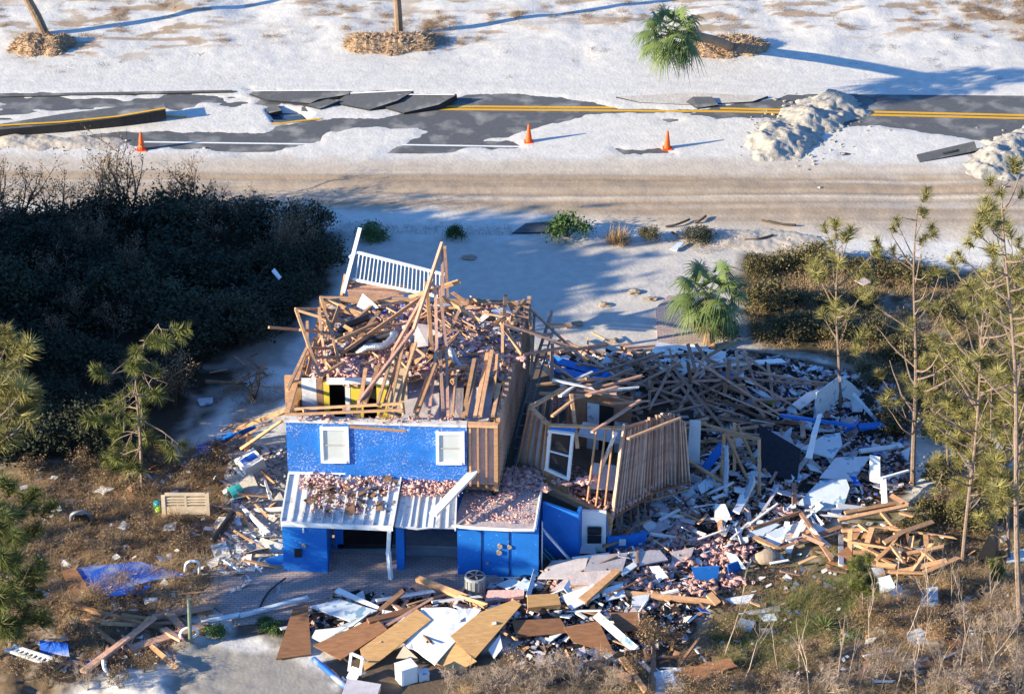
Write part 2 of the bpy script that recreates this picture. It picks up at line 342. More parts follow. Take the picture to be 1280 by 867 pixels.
# road bed: bare where asphalt shows, drifted sand elsewhere
rb = (Y > 14.5) & (Y < 24.5) & core
xs, ys = X[rb], Y[rb]; d = np.full(xs.shape, 1e9)
for p in ASPH: d = np.minimum(d, sdist(p, xs, ys))
d = d+(fbm(xs*1.3, ys*1.3, 4)-.5)*.55+(fbm(xs*5, ys*5, 2)-.5)*.18
dusty = (xs < -10.5) & (ys > 20.3); d = np.where(dusty, d-.15+(fbm(xs*.8+5, ys*3, 4)-.50)*1.8, d)
edge = np.clip((ys-14.5)/1., 0, 1)*np.clip((24.5-ys)/1., 0, 1)
z = np.clip(d*.09, -.10, .02+.025*fbm(xs*.7, ys*.7, 3))+(fbm(xs*2, ys*2, 3)-.5)*.015*np.clip(d*3, 0, 1)
dh = sdist(HOLE, xs, ys); z = z-np.clip(-dh*1.1, 0, .55)
Z[rb] = Z[rb]*(1-edge)+z*edge
idx = np.arange(X.size).reshape(X.shape)
F = np.stack([idx[:-1, :-1], idx[:-1, 1:], idx[1:, 1:], idx[1:, :-1]], -1).reshape(-1, 4)
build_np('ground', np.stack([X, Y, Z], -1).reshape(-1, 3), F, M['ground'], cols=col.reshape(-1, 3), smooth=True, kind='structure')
# road sheet (its edge lies just above the yard side ground; a hole is broken through it)
def rows(pa, pb, n):
    return [np.array(pa)+(np.array(pb)-np.array(pa))*i/n for i in range(n+1)]
b = bmesh.new(); xsr = np.arange(-29, 29.01, .5); near = []; grid = []
for x in xsr:
    yn = 16.9-.02*x; yf = 23.3-.02*x
    grid.append([b.verts.new((x, yn+(yf-yn)*k/14, 0)) for k in range(15)])
for i in range(len(xsr)-1):
    for k in range(14):
        cx = xsr[i]+.25; cy = 16.9-.02*cx+6.4*(k+.5)/14
        if sdist(HOLE, np.array([cx]), np.array([cy]))[0] > -.1: b.faces.new((grid[i][k], grid[i+1][k], grid[i+1][k+1], grid[i][k+1]))
me = bpy.data.meshes.new('road'); b.to_mesh(me); b.free(); me.materials.append(M['asphalt'])
road = bpy.data.objects.new('road', me); COL.objects.link(road); road['kind'] = 'structure'
def strip(pts, wd, name, m, z=.005, label=None):
    P = [G(*p) for p in pts]; q = []
    for a, c in zip(P[:-1], P[1:]):
        n = max(1, int(np.linalg.norm(c-a)/.8)); q += [a+(c-a)*i/n for i in range(n)]
    q.append(P[-1]); mb = MB()
    for a, c in zip(q[:-1], q[1:]):
        dd = (c-a)/np.linalg.norm(c-a); nn = np.array([-dd[1], dd[0], 0])*wd/2
        mb.add([(a-nn)+[0, 0, z], (c-nn)+[0, 0, z], (c+nn)+[0, 0, z], (a+nn)+[0, 0, z]], [(0, 1, 2, 3)])
    o = build(mb, name, m, road); return o
for a, c in (((535,136.6),(905,139.4)), ((905,139.4),(1340,149.5))): strip([a, c], .19, 'yellow_line', M['yellow'])
for a, c in (((552,133.0),(770,134.6)), ((900,135.6),(1340,145.6))): strip([a, c], .19, 'yellow_line', M['yellow'])
strip([(186,146),(235,148.5)], .13, 'yellow_line', M['yellow'], .09); strip([(316,156),(348,155.5),(372,152),(402,149)], .14, 'yellow_line', M['yellow'], .03)
strip([(180,177.5),(405,180.5)], .13, 'white_line', M['roadwhite']); strip([(500,181),(660,183.6)], .13, 'white_line', M['roadwhite'])
def slab(pts, th, label, lines=(), m='asphalt'):
    P = [G(a, c, z) for a, c, z in pts]; mb = MB()
    o = empty('broken_asphalt_slab', np.mean(P, 0)*[1, 1, 0], label, 'asphalt slab', 'broken pieces of road surface')
    mb.plate(P, th); s = build(mb, 'slab', M[m], o)
    s.data.materials.append(M['asphalt_edge']); n = len(P)
    for i, pf in enumerate(s.data.polygons): pf.material_index = 0 if i == 0 else 1
    for (a, c, wd, mm) in lines:
        p0 = Vector(G(*a)); p1 = Vector(G(*c)); t = (p1-p0).normalized(); up = Vector((0, 0, 1)); nn = t.cross(up).normalized()*wd/2; l = MB()
        l.plate([p0-nn+up*.012, p1-nn+up*.012, p1+nn+up*.012, p0+nn+up*.012], .008); build(l, 'painted_line', M[mm], o)
    return o
slab([(-12,157,.45),(80,142,.5),(204,126.5,.62),(207,137,.62),(150,147,.5),(80,155,.45),(-12,163,.4)], .5, 'long tilted asphalt slab with a yellow line on its raised edge', [((0,157,.47),(80,152.5,.5),.13,'yellow'), ((80,152.5,.5),(148,145.5,.54),.13,'yellow'), ((148,145.5,.54),(207,135.3,.65),.13,'yellow')])
slab([(418,128,.1),(436,117,.2),(510,112.5,.38),(517,114,.38),(496,126,.30),(462,137,.12)], .3, 'broken road slab edged in white beside the one next to the intact yellow lines', [((438,116.8,.22),(515,113,.4),.12,'roadwhite')])
slab([(478,133,.1),(492,121,.2),(535,117,.36),(571,118.5,.4),(548,131,.28),(505,141,.1)], .3, 'dark tilted road slab ending right at the start of the yellow lines', [((497,118.2,.3),(568,118.6,.42),.1,'roadwhite')])
slab([(312,117,.12),(330,114,.16),(438,113.6,.22),(436,118,.22),(398,124,.15),(388,129,.1),(335,125,.1)], .22, 'flat grey slab of the far lane half under sand above the washed out hole', [((318,113.8,.2),(438,113.2,.25),.1,'roadwhite')])
slab([(1146,193,.12),(1218,176.5,.45),(1222,188,.15),(1150,203,.05)], .12, 'long narrow slab propped on edge in sand at the right end of the road')
slab([(858,127,.1),(866,121,.2),(890,121,.22),(898,131,.12),(872,135,.08)], .15, 'small grey slab chip between the two stretches of double yellow line')
slab([(318,131,.0),(346,131,.12),(352,138,.05),(330,143,-.05)], .2, 'jagged brown edge chunk beside the washed out road hole')
slab([(383,131,.1),(410,124,.2),(424,126,.2),(400,136,.1)], .15, 'small tilted slab right of the water filled hole')
slab([(0,117.5,.05),(290,112.5,.1),(292,114.5,.1),(0,121,.05)], .15, 'long thin kerb strip along the far left edge of the road')
slab([(770,121,.1),(862,116,.14),(960,120,.12),(940,127,.08),(862,131,.06),(800,128,.06)], .12, 'pale sand dusted slab behind the gap in the yellow lines', m='concrete')
slab([(640,291,.05),(657,279,.22),(692,276,.2),(688,290,.05)], .08, 'black torn sheet of asphalt beside the round green driveway bush')
mb = MB(); mb.add([(p[0], p[1], -.22) for p in HOLE], [tuple(range(len(HOLE)))])
m = mat('puddle', (.05, .08, .12), .08, .1, 2., spec=.6); build(mb, 'water', m, kind='structure')
# sand heaps bulldozed over the road
def mound(name, label, cat, p0, p1, rad, h, m, lumpy=.5, group=None, step=.06, fr=1.0, parent=None):
    a = G(*p0)[:2]; c = G(*p1)[:2]; L = np.linalg.norm(c-a); R = rad*1.9
    x = np.arange(min(a[0], c[0])-R, max(a[0], c[0])+R, step); y = np.arange(min(a[1], c[1])-R, max(a[1], c[1])+R, step)
    XX, YY = np.meshgrid(x, y); t = np.clip(((XX-a[0])*(c[0]-a[0])+(YY-a[1])*(c[1]-a[1]))/(L*L+1e-9), 0, 1)
    dd = np.hypot(XX-a[0]-t*(c[0]-a[0]), YY-a[1]-t*(c[1]-a[1]))
    dd = dd+(fbm(XX*1.1+3, YY*1.1, 4)-.5)*rad*1.3
    k = np.clip(1-(dd/(rad*1.35))**2, -.2, 1); sh = np.where(k > 0, np.maximum(k, 0)**1.1, k)
    b1 = np.abs(fbm(XX*1.7*fr+31, YY*1.7*fr, 4)-.5)*2; b2 = fbm(XX*5*fr, YY*5*fr, 3)-.5
    ZZ = h*sh*(1-lumpy*b1*1.5) if lumpy < .4 and fr > 1.1 else h*sh*(.8+(fbm(XX*.9+31, YY*.9, 5)-.5)*1.5)+np.where(k > 0, b2*.55*lumpy*min(h, 1), -.02)
    base = H(XX, YY)*.0
    id_ = np.arange(XX.size).reshape(XX.shape); FF = np.stack([id_[:-1, :-1], id_[:-1, 1:], id_[1:, 1:], id_[1:, :-1]], -1).reshape(-1, 4)
    keep = (k > -.15).reshape(-1)[FF].all(1); FF = FF[keep]
    u, inv = np.unique(FF, return_inverse=True); V = np.stack([XX, YY, ZZ-.0], -1).reshape(-1, 3)[u]
    kw = dict(label=label, cat=cat, group=group) if parent is None else {}
    bs = ((a[0]+c[0])/2, (a[1]+c[1])/2, 0)
    return build_np(name, V, inv.reshape(FF.shape), m, parent, bs, smooth=True, **kw)
M['ground2'] = mat('tan_sand', (.46, .40, .33), .95, .2, 3., .4, 9., spec=.1)
M['sandheap'] = mat('sand_heap', (.37, .345, .305), .95, .25, 4., .5, 12., col2=(.30, .25, .20), thr=(3.5, .52, .7), spec=.1)
mound('sand_heap', 'big rough heap of bulldozed sand lying across the double yellow lines', 'sand heap', (1040,132), (968,182), 1.15, .55, M['sandheap'], .27, 'sand heaps on the road')
mound('sand_heap', 'sand heap at the road edge beside the propped up slab', 'sand heap', (1285,182), (1245,205), 1.1, .55, M['sandheap'], .27, 'sand heaps on the road')
clods = MB()
for (px, py, sx, sy, n) in ((1000,165,34,20,150), (1255,195,20,14,70), (985,190,30,6,50), (60,182,60,5,70), (940,300,50,6,18)):
    for k in range(n):
        p = G(rnd.gauss(px, sx), rnd.gauss(py, sy)); r = rnd.uniform(.03, .10); clods.lump(p+[0, 0, .02], (r, r*.8, r*.7), .5)
build(clods, 'sand_clods', M['sandheap'], kind='stuff')
mound('sand_heap', 'low dirty ridge of sand in front of the long tilted slab', 'sand heap', (10,178), (130,181), .6, .16, M['ground2'], .5, 'sand heaps on the road')
mound('sand_heap', 'low sand bank with driftwood at the edge of the dirt road', 'sand heap', (880,297), (1000,306), .7, .16, M['ground2'], .5)
# paver patio and driveway patch, walkway
def sheet(name, pts, m, z=.02, th=.08, label=None):
    mb = MB(); mb.plate([np.append(G(a, c)[:2], z) for a, c in pts], th); return build(mb, name, m, kind='structure', base=(0, 0, 0))
sheet('patio', [(248,748),(300,700),(356,690),(590,700),(640,735),(600,752),(420,770),(300,782)], M['brick'], .10, .3)
sheet('walkway', [(288,700),(290,560),(357,548),(357,698)], M['concrete'], .08, .3)
sheet('paved_driveway', [(819,388),(835,372),(890,369),(878,432),(822,431)], M['brick'], .10, .3)
# ================================================================== HOUSE
GRP_TIMBER = 'loose timbers among the wreckage'
FL = np.array([-7.76, -13.95]); FR = np.array([-.49, -14.37]); BL = np.array([-7.04, -5.49]); BR = np.array([.67, -5.67])
def Hs(u, v, z):
    p = (FL*(1-u)+FR*u)*(1-v)+(BL*(1-u)+BR*u)*v; return Vector((p[0], p[1], z))
def lerp2(a, b, t): return (np.array(a)*(1-t)+np.array(b)*t)
def vy(v): return -14.1+v*8.5
house = empty('wrecked_house', (-4, -10, 0), 'blue two storey house with its roof torn off and attic timbers exposed', 'house')
def part(mb, name, m, parent=house, label=None, smooth=False): return build(mb, name, M[m], parent, label=label, smooth=smooth)
def wallq(a, b, z0, z1, t, name, m, parent=house, label=None):   # upright wall between two plan points, thickness to the back
    a = Vector((a[0], a[1], 0)); b = Vector((b[0], b[1], 0)); d = (b-a).normalized(); n = Vector((-d.y, d.x, 0))*t
    P = [a, b, b+n, a+n]; mb = MB(); mb.hexa([p+Vector((0, 0, z0)) for p in P]+[p+Vector((0, 0, z1)) for p in P])
    return part(mb, name, m, parent, label)
UF = .855
wallq(Hs(0, 0, 0), Hs(UF, 0, 0), 2.70, 5.10, .16, 'front_wall', 'bluefleck', label='upper front wall in bright blue flecked with insulation')
wallq(Hs(.03, .14, 0), Hs(UF, .14, 0), 0, 2.45, .16, 'lower_wall', 'blue')
pl = MB(); pl.beam(Hs(-.01, .008, 5.17), Hs(UF, .008, 5.17), .30, .10); part(pl, 'wall_plate', 'paintwood')
pl = MB(); pl.beam(Hs(UF+.002, .008, 5.17), Hs(1.0, .008, 5.17), .26, .08); part(pl, 'wall_plate', 'wood')
for k, u in enumerate((.868, .905, .945, .99)):
    s = MB(); s.beam(Hs(u, .006, 2.7), Hs(u, .006, 5.12), .07 if k < 3 else .14, .12, (0, 1, 0)); part(s, 'stud', 'wood')
wallq(Hs(UF, .018, 0), Hs(1, .018, 0), 2.7, 5.1, .04, 'drywall_back', 'drydirty')
# windows with sash panes
def window(px0, py0, px1, py1, y, parent, glass='blind'):
    a = D(px0, py1, y); b = D(px1, py1, y); z1 = D(px0, py0, y)[2]; z0 = a[2]; x0, x1 = a[0], b[0]; t = .10
    f = MB(); yy = y
    for (p, q, ww) in (((x0, z0), (x0, z1), 1), ((x1, z0), (x1, z1), 1)):
        f.box((p[0]-t/2, yy-.05, z0-t/2), (p[0]+t/2, yy+.13, z1+t/2))
    f.box((x0+t/2, yy-.052, z1-t/2), (x1-t/2, yy+.03, z1+t/2)); f.box((x0+t/2, yy-.075, z0-t/2), (x1-t/2, yy+.03, z0+t/2))
    w_ = build(f, 'window', M['white'], parent); zm = (z0+z1)/2
    for za, zb in ((z0+t/2, zm-.02), (zm+.02, z1-t/2)):
        g = MB(); g.box((x0+t/2, yy+.0, za), (x1-t/2, yy+.015, zb)); build(g, 'pane', M[glass], w_)
        g = MB(); s = .035
        g.box((x0+t/2, yy-.02, za), (x0+t/2+s, yy-.003, zb)); g.box((x1-t/2-s, yy-.02, za), (x1-t/2, yy-.003, zb)); build(g, 'sash', M['white'], w_)
    g = MB(); g.box((x0+t/2, yy-.03, zm-.02), (x1-t/2, yy-.003, zm+.02)); build(g, 'meeting_rail', M['concrete'], w_)
    return w_
window(403, 535, 435, 576, -14.10, house); window(547, 541, 579, 578, -14.35, house)
t = MB(); t.beam(D(437, 533, -14.12), D(507, 538, -14.17), .06, .10); part(t, 'trim_board', 'wood')
# floors, back and side walls
f = MB(); f.plate([Hs(0, .02, 2.68), Hs(1, .02, 2.68), Hs(1, 1, 2.68), Hs(0, 1, 2.68)], .22); part(f, 'floor', 'floorwood')
f = MB(); f.plate([Hs(0, .02, .06), Hs(1, .02, .06), Hs(1, 1, .06), Hs(0, 1, .06)], .3); part(f, 'slab_floor', 'concrete')
wallq(Hs(0, .985, 0), Hs(1, .985, 0), .1, 2.45, .12, 'back_wall', 'drydirty'); wallq(Hs(0, .985, 0), Hs(1, .985, 0), 2.7, 5.15, .12, 'back_wall', 'osb')
b_ = MB(); b_.beam(Hs(0, .99, 5.22), Hs(.52, .99, 5.22), .3, .12); part(b_, 'wall_plate', 'wood')
b_ = MB(); b_.beam(Hs(.55, .99, 5.17), Hs(1, .99, 5.12), .35, .12); part(b_, 'wall_plate', 'osb')
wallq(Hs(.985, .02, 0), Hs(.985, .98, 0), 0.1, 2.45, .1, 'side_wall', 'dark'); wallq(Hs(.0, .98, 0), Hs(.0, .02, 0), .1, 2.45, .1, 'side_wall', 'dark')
wallq(Hs(.98, .02, 0), Hs(.98, .98, 0), 2.7, 5.12, .05, 'side_wall', 'paleboard', label='right side wall stripped to brown sheathing and studs')
for k in range(25):
    v = .01+.98*k/24; s = MB(); top = 5.15 if k < 22 else 5.4
    s.beam(Hs(.992, v, 2.5), Hs(.992+rnd.uniform(-.004, .008), v+rnd.uniform(-.004, .004), top+rnd.uniform(-.05, .1)), .14, .07, (0, 1, 0)); part(s, 'stud', 'paleboard' if k > 1 else 'wood')
for k in range(12):
    v = .02+.96*k/11; s = MB(); s.beam(Hs(.004, v, 2.7), Hs(.004+rnd.uniform(-.012, .01), v, 5.15 if rnd.random() < .75 else 4.2), .09, .05, (0, 1, 0)); part(s, 'stud', 'wood')
wallq(Hs(.012, .55, 0), Hs(.012, .02, 0), 2.7, 4.6, .04, 'side_wall', 'osb')
s = MB(); s.beam(Hs(.0, 0.02, 5.2), Hs(.0, .5, 5.2), .16, .1); part(s, 'wall_plate', 'wood')
# upstairs partitions (faces towards the camera at v = .28) : (px0, px1, top py, material, name)
yv = vy(.29)
for x0, x1, tp, m, nm in ((357,368,470,'wood','partition_stud'),(368,378,478,'osb','partition_panel'),(378,397,474,'panelwhite','partition_panel'),(397,405,474,'brown','partition_stud'),(405,413,478,'yellowwall','partition_panel'),
                      (432,439,478,'white','door_jamb'),(439,455,478,'yellowwall','partition_panel'),(471,485,480,'yellowwall','partition_panel'),(485,510,462,'cream','partition_panel')):
    a = D(x0, 520, yv); c = D(x1, 520, yv); zt = D(x0, tp, yv)[2]; mb = MB(); mb.box((a[0]+.01, yv, 2.7), (c[0]-.01, yv+.1, zt)); part(mb, nm, m)
a = D(405, 520, yv+1.4); c = D(510, 520, yv+1.4); mb = MB(); mb.box((a[0], yv+1.4, 2.7), (c[0], yv+1.5, 4.7)); part(mb, 'closet_wall', 'dark')  # black wall: the shade inside the closets is in its colour
mb = MB(); mb.box((D(409,500,yv)[0], yv-.03, D(0,480,yv)[2]), (D(487,500,yv)[0], yv+.13, D(0,476,yv)[2]+.06)); part(mb, 'wall_plate', 'white')
mb = MB(); mb.box((D(414,500,yv)[0], yv+.3, 2.7), (D(432,500,yv)[0], yv+.34, 3.5)); part(mb, 'closet_door', 'drywall')
def px_panel(pts, v, m, name, parent, th=.04, **k):      # panel in upright or leaning plane: (px, py, v)
    mb = MB(); P = [D(a, c, vy(q)) for a, c, q in pts]; mb.plate(P, th, None); return build(mb, name, M[m], parent, **k)
for q in (([(509,478,.42),(549,471,.45),(549,530,.10),(500,530,.10)], 'drywall'), ([(551,474,.40),(580,478,.40),(578,530,.12),(548,530,.12)], 'drydirty'),
          ([(583,480,.40),(618,470,.42),(612,530,.10),(580,530,.10)], 'drywall'), ([(520,404,.6),(536,406,.6),(535,432,.5),(517,434,.5)], 'drywall'), ([(505,440,.55),(535,436,.55),(530,470,.45),(512,476,.43)], 'cream')):
    px_panel(q[0], 0, q[1], 'drywall_panel', house)
# attic floor: broken ceiling boards between the joists; black ones paint shade into holes
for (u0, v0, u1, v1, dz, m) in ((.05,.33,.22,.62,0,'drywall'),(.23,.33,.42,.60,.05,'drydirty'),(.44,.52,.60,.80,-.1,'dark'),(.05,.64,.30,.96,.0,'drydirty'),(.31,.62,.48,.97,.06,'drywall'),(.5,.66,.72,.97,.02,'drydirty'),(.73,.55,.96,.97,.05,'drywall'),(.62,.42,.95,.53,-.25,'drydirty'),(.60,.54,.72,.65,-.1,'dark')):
    j = lambda: rnd.uniform(-.08, .08); mb = MB(); mb.plate([Hs(u0, v0, 5.02+dz+j()), Hs(u1, v0, 5.02+dz+j()), Hs(u1, v1, 5.02+dz+j()), Hs(u0, v1, 5.02+dz+j())], .03); part(mb, 'ceiling_board', m)
for k in range(14):
    v = .33+.047*k; mb = MB(); u1 = .97 if k > 5 else rnd.uniform(.3, .55)
    mb.beam(Hs(.01, v, 5.0+rnd.uniform(-.08, .1)), Hs(u1, v+rnd.uniform(-.02, .02), 5.0+rnd.uniform(-.25, .12)), .05, .14); part(mb, 'ceiling_joist', 'brown' if k % 3 else 'wood')
# porch: left wing, metal roof with ribs, post, dark recess
wallq(G(355,716)[:2], G(410,718)[:2], 0, 2.28, .14, 'porch_wall', 'blue', label='blue porch end wall left of the dark opening')
wallq(G(410,718)[:2]+[0, .14], (-6.30, -14.0), 0, 2.3, .12, 'porch_wall', 'blue'); wallq((-7.75, -14.0), G(355,716)[:2]+[0, .14], 0, 2.3, .12, 'porch_wall', 'blue')
o = MB(); o.box((-7.5, -15.80, .75), (-7.25, -15.69, 1.05)); part(o, 'wall_vent', 'black')
o = MB(); o.lathe((0, 0, 0), [(.08, 0), (.09, .03), (.06, .05)], 12)
for n, (px, py) in enumerate(((380,681),)):
    p = D(px, py, -15.72); l = MB(); l.tube([p, p+[0, -.06, 0]], .075, 12); part(l, 'wall_lamp', 'stone')
p = D(379, 660, -15.72); l = MB(); l.box((p[0]-.03, p[1]-.05, p[2]-.15), (p[0]+.03, p[1], p[2]+.15)); part(l, 'house_number_plate', 'white')
def roof(pts, name, th=.05, m='metal', label=None):
    mb = MB(); mb.plate([G(*q) for q in pts], th); return part(mb, name, m, label=label)
r1 = roof([(351,651,2.3),(491,657,2.3),(502,593,2.98),(361,592,2.98)], 'porch_roof', label='white ribbed metal porch roof littered with pink insulation')
e0, e1, t0, t1 = G(351,651,2.32), G(491,657,2.32), G(361,592,3.0), G(502,593,3.0)
for k in range(12):
    u = .0+k/11; a = lerp2(e0, e1, u); c = lerp2(t0, t1, u); mb = MB(); mb.beam(a+[0, 0, .02], c+[0, 0, .02], .05, .05); build(mb, 'rib', M['metal'], r1)
mb = MB(); mb.beam(e0+[0, -.04, -.08], e1+[0, -.04, -.08], .06, .18); part(mb, 'gutter', 'white')
mb = MB(); mb.beam(t0+[0, 0, .06], t1+[0, 0, .06], .12, .06); part(mb, 'flashing', 'white')
r2 = roof([(490,657,2.25),(522,661,2.15),(541,659,2.18),(570,660,2.1),(572,604,2.75),(502,606,2.75)], 'lower_roof', label='sagging lower roof of bent metal sheets')
for k in range(9):
    u = k/8; a = G(493+76*u, 657+3*u+rnd.uniform(-1, 3), 2.22-.08*u); c = G(503+68*u, 605, 2.78); mb = MB(); mb.beam(a, c, .05, .06); build(mb, 'rib', M['metal' if k % 3 else 'grey'], r2)
mb = MB(); p0 = G(489,726); mb.beam(p0, [p0[0]-.08, p0[1]+.05, 1.2], .13, .13); mb.beam([p0[0]-.08, p0[1]+.05, 1.2], G(487, 657, 2.25), .13, .13); part(mb, 'porch_post', 'white')
mb = MB(); mb.box((-4.0, -15.6, 0), (-3.72, -14.0, 2.2)); part(mb, 'porch_pier', 'blue')
for x0, x1, z0, z1, m, nm in ((-5.2,-4.45,.1,2.1,'panelwhite','inner_door'),(-3.0,-2.35,.6,1.9,'grey','inner_window'),(-6.2,-5.9,.1,2.2,'blue','porch_pier')):
    mb = MB(); dy = .0 if nm == 'porch_pier' else 1.05; mb.box((x0, -14.3+dy, z0), (x1, -14.12+dy, z1)); part(mb, nm, m)
mb = MB(); mb.box((-6.1, -14.3, .12), (-4.2, -13.2, .3)); part(mb, 'porch_shade_step', 'dark')  # step painted near-black to deepen the shade of the porch recess
# blue shed against the porch
shed = empty('blue_shed', (-.5, -14.6, 0), 'blue flat roofed shed with dirty white roof beside the porch', 'shed')
wallq(G(572,720)[:2], G(673,723)[:2], 0, 2.1, .12, 'front_wall', 'blue', shed)
wallq(G(673,723)[:2]+[.0, .12], (1.05, -13.2), 0, 2.1, .12, 'side_wall', 'blue', shed); wallq((-1.55, -13.2), G(572,720)[:2]+[0, .12], 0, 2.1, .12, 'side_wall', 'blue', shed)
mb = MB(); mb.plate([G(566,656,2.16), G(620,659,2.18), G(668,661,2.14), G(677,603,2.24), (.85, -13.0, 2.25), (-1.5, -13.0, 2.25), G(586,600,2.2)], .1); build(mb, 'roof', M['drydirty'], shed)
mb = MB(); mb.tube([G(565,657,2.2), G(600,660,2.21), G(640,662,2.2), G(668,662,2.16)], .06, 6); build(mb, 'roof_edge', M['white'], shed)
mb = MB(); mb.tube([G(669,661,2.16), G(674,630,2.2), G(678,603,2.26)], .05, 6); build(mb, 'roof_edge', M['white'], shed)
for px, py, r in ((637,683,.08),(624,690,.1),(625,682,.09),(609,703,.05)):
    p = D(px, py, -15.97); l = MB(); l.tube([p+[0, .03, 0], p+[0, -.04, 0]], r, 10); build(l, 'pipe_cap', M['stone'], shed)
for x in (-1.05, -.1):
    mb = MB(); z_ = -15.86-.0507*(x+1.88); mb.box((x-.012, z_-.03, .1), (x+.012, z_-.001, 2.0)); build(mb, 'door_seam', M['dark'], shed)
mb = MB(); mb.plate([(1.06, -15.6, .1), (1.06, -14.3, .1), (1.06, -14.3, 1.3), (1.06, -15.5, 2.0)], .04, (1, 0, 0)); build(mb, 'trim_panel', M['white'], shed)
# white fallen beam from wall to lower roof
def thing(mb, name, m, label, cat, group=None, smooth=False): return build(mb, name, M[m], None, label, cat, group, smooth=smooth)
mb = MB(); mb.beam(G(541,643,2.75), G(603,578,3.35), .30, .10); thing(mb, 'fallen_beam', 'white', 'white beam dusted with insulation slanting from the upper wall to the lower metal roof', 'beam')
# air conditioner
M['accase'] = mat('faded_grey_casing', (.30, .31, .31), .6, .2, 5.)
ac = empty('air_conditioner', G(594,741), 'round topped grey air conditioner unit standing before the blue shed', 'air conditioner'); p = G(594,741)
mb = MB(); mb.lathe(p, [(.36, 0), (.37, .05), (.37, .68), (.35, .72), (.30, .73)], 20); build(mb, 'casing', M['accase'], ac)
mb = MB(); mb.lathe(p+[0, 0, .732], [(.29, 0), (.28, .01)], 20); build(mb, 'fan_opening', M['black'], ac)  # black disc paints the shade inside the fan opening
for k in range(5):
    a = k*2*math.pi/5; mb = MB(); mb.beam(p+[0, 0, .755], p+np.array([.27*math.cos(a), .27*math.sin(a), .755]), .05, .012); build(mb, 'fan_blade', M['grey'], ac)
for k in range(16):
    a = k*2*math.pi/16; mb = MB(); c = p+np.array([.375*math.cos(a), .375*math.sin(a), 0]); mb.beam(c+[0, 0, .08], c+[0, 0, .66], .02, .02); build(mb, 'grille_bar', M['grey'], ac)
# ================================================================== collapsed bay room
room = empty('collapsed_room', (3, -12, 0), 'tilted upper room with stud walls and a broken white window fallen beside the house', 'house wreck')
A, A_, Bt, B_, Ct, C_, Dt, D_, Ft = (Vector(G(*q)) for q in ((663,509,4.7),(648,580,2.2),(686,531,4.5),(680,604,2.0),(779,535,3.95),(766,645,1.35),(835,519,3.45),(834,606,.9),(708,483,4.75)))
Et, E_ = Vector(G(858,527,3.2)), Vector(G(862,606,.7))
def rp(mb, name, m, label=None, parent=None): return build(mb, name, M[m], parent or room, label=label)
def studs(p0, p1, q0, q1, n, m, w=.05, d=.12, skip=()):
    for k in range(n):
        if k in skip: continue
        t = k/(n-1); a = p0.lerp(p1, t); c = q0.lerp(q1, t); mb = MB(); nn = (p1-p0).normalized().cross(Vector((0, 0, 1)))
        mb.beam(a, c+Vector((rnd.uniform(-.07, .07), rnd.uniform(-.03, .03), rnd.uniform(-.12, .18))), d, w, (p1-p0).normalized()); rp(mb, 'stud', m if rnd.random() < .8 else 'greywood')
def plates(p0, p1, q0, q1, m):
    mb = MB(); mb.beam(p0, p1, .14, .08); rp(mb, 'bottom_plate', m); mb = MB(); mb.beam(q0, q1, .14, .08); rp(mb, 'top_plate', m)
def back(p0, p1, q0, q1, off, m, name='inner_board', t0=0., t1=1., h=1.):
    n = (p1-p0).cross(q0-p0).normalized()
    if n.y < 0: n = -n
    a, b = p0.lerp(p1, t0), p0.lerp(p1, t1); c, d = q0.lerp(q1, t1), q0.lerp(q1, t0); c = b.lerp(c, h); d = a.lerp(d, h)
    mb = MB(); mb.plate([v+n*off for v in (a, b, c, d)], .03, -n); return rp(mb, name, m)
plates(A_, B_, A, Bt, 'wood'); studs(A_, B_, A, Bt, 5, 'wood'); back(A_, B_, A, Bt, .09, 'drywall')
plates(B_, C_, Bt, Ct, 'wood'); studs(B_, C_, Bt, Ct, 9, 'wood', skip=(1, 2, 3, 4))
plates(C_, D_, Ct, Dt, 'brown'); studs(C_, D_, Ct, Dt, 18, 'paleboard', .075, .10); back(C_, D_, Ct, Dt, .07, 'paleboard')
studs(D_, E_, Dt, Et, 7, 'paleboard'); back(D_, E_, Dt, Et, .07, 'paleboard')
mb = MB(); mb.beam(A, Ft, .16, .08); rp(mb, 'top_plate', 'wood')
F_ = Ft-Vector((0, -.1, 2.45)); studs(A_, F_, A, Ft, 6, 'greywood')
Kt = Vector(G(790, 497, 4.1)); K_ = Kt-Vector((0, -.1, 2.4))
wl = back(F_, K_, Ft, Kt, .02, 'brown'); wl = back(F_, K_, Ft, Kt, -.05, 'panelblue', 'inner_door', .32, .50, .8); back(F_, K_, Ft, Kt, -.05, 'dark', 'doorway', .5, .72, .78); back(F_, K_, Ft, Kt, -.06, 'panelblue', 'cabinet', .74, .95, .55)  # doorway is a black panel, its inner shade painted on
mb = MB(); mb.plate([A_, B_, C_, D_, K_, F_], .2); rp(mb, 'floor', 'floorwood')
mb = MB(); mb.beam(B_.lerp(C_, .0)+Vector((0, -.1, -.12)), C_+Vector((0, -.1, -.12)), .12, .24); rp(mb, 'floor_joist', 'wood')
mb = MB(); mb.plate([B_.lerp(C_, .55)+Vector((0, -.12, -.2)), C_+Vector((0, -.12, -.25)), C_+Vector((-.1, -.3, -.62)), B_.lerp(C_, .5)+Vector((0, -.3, -.5))], .05); rp(mb, 'torn_sheathing', 'ply')
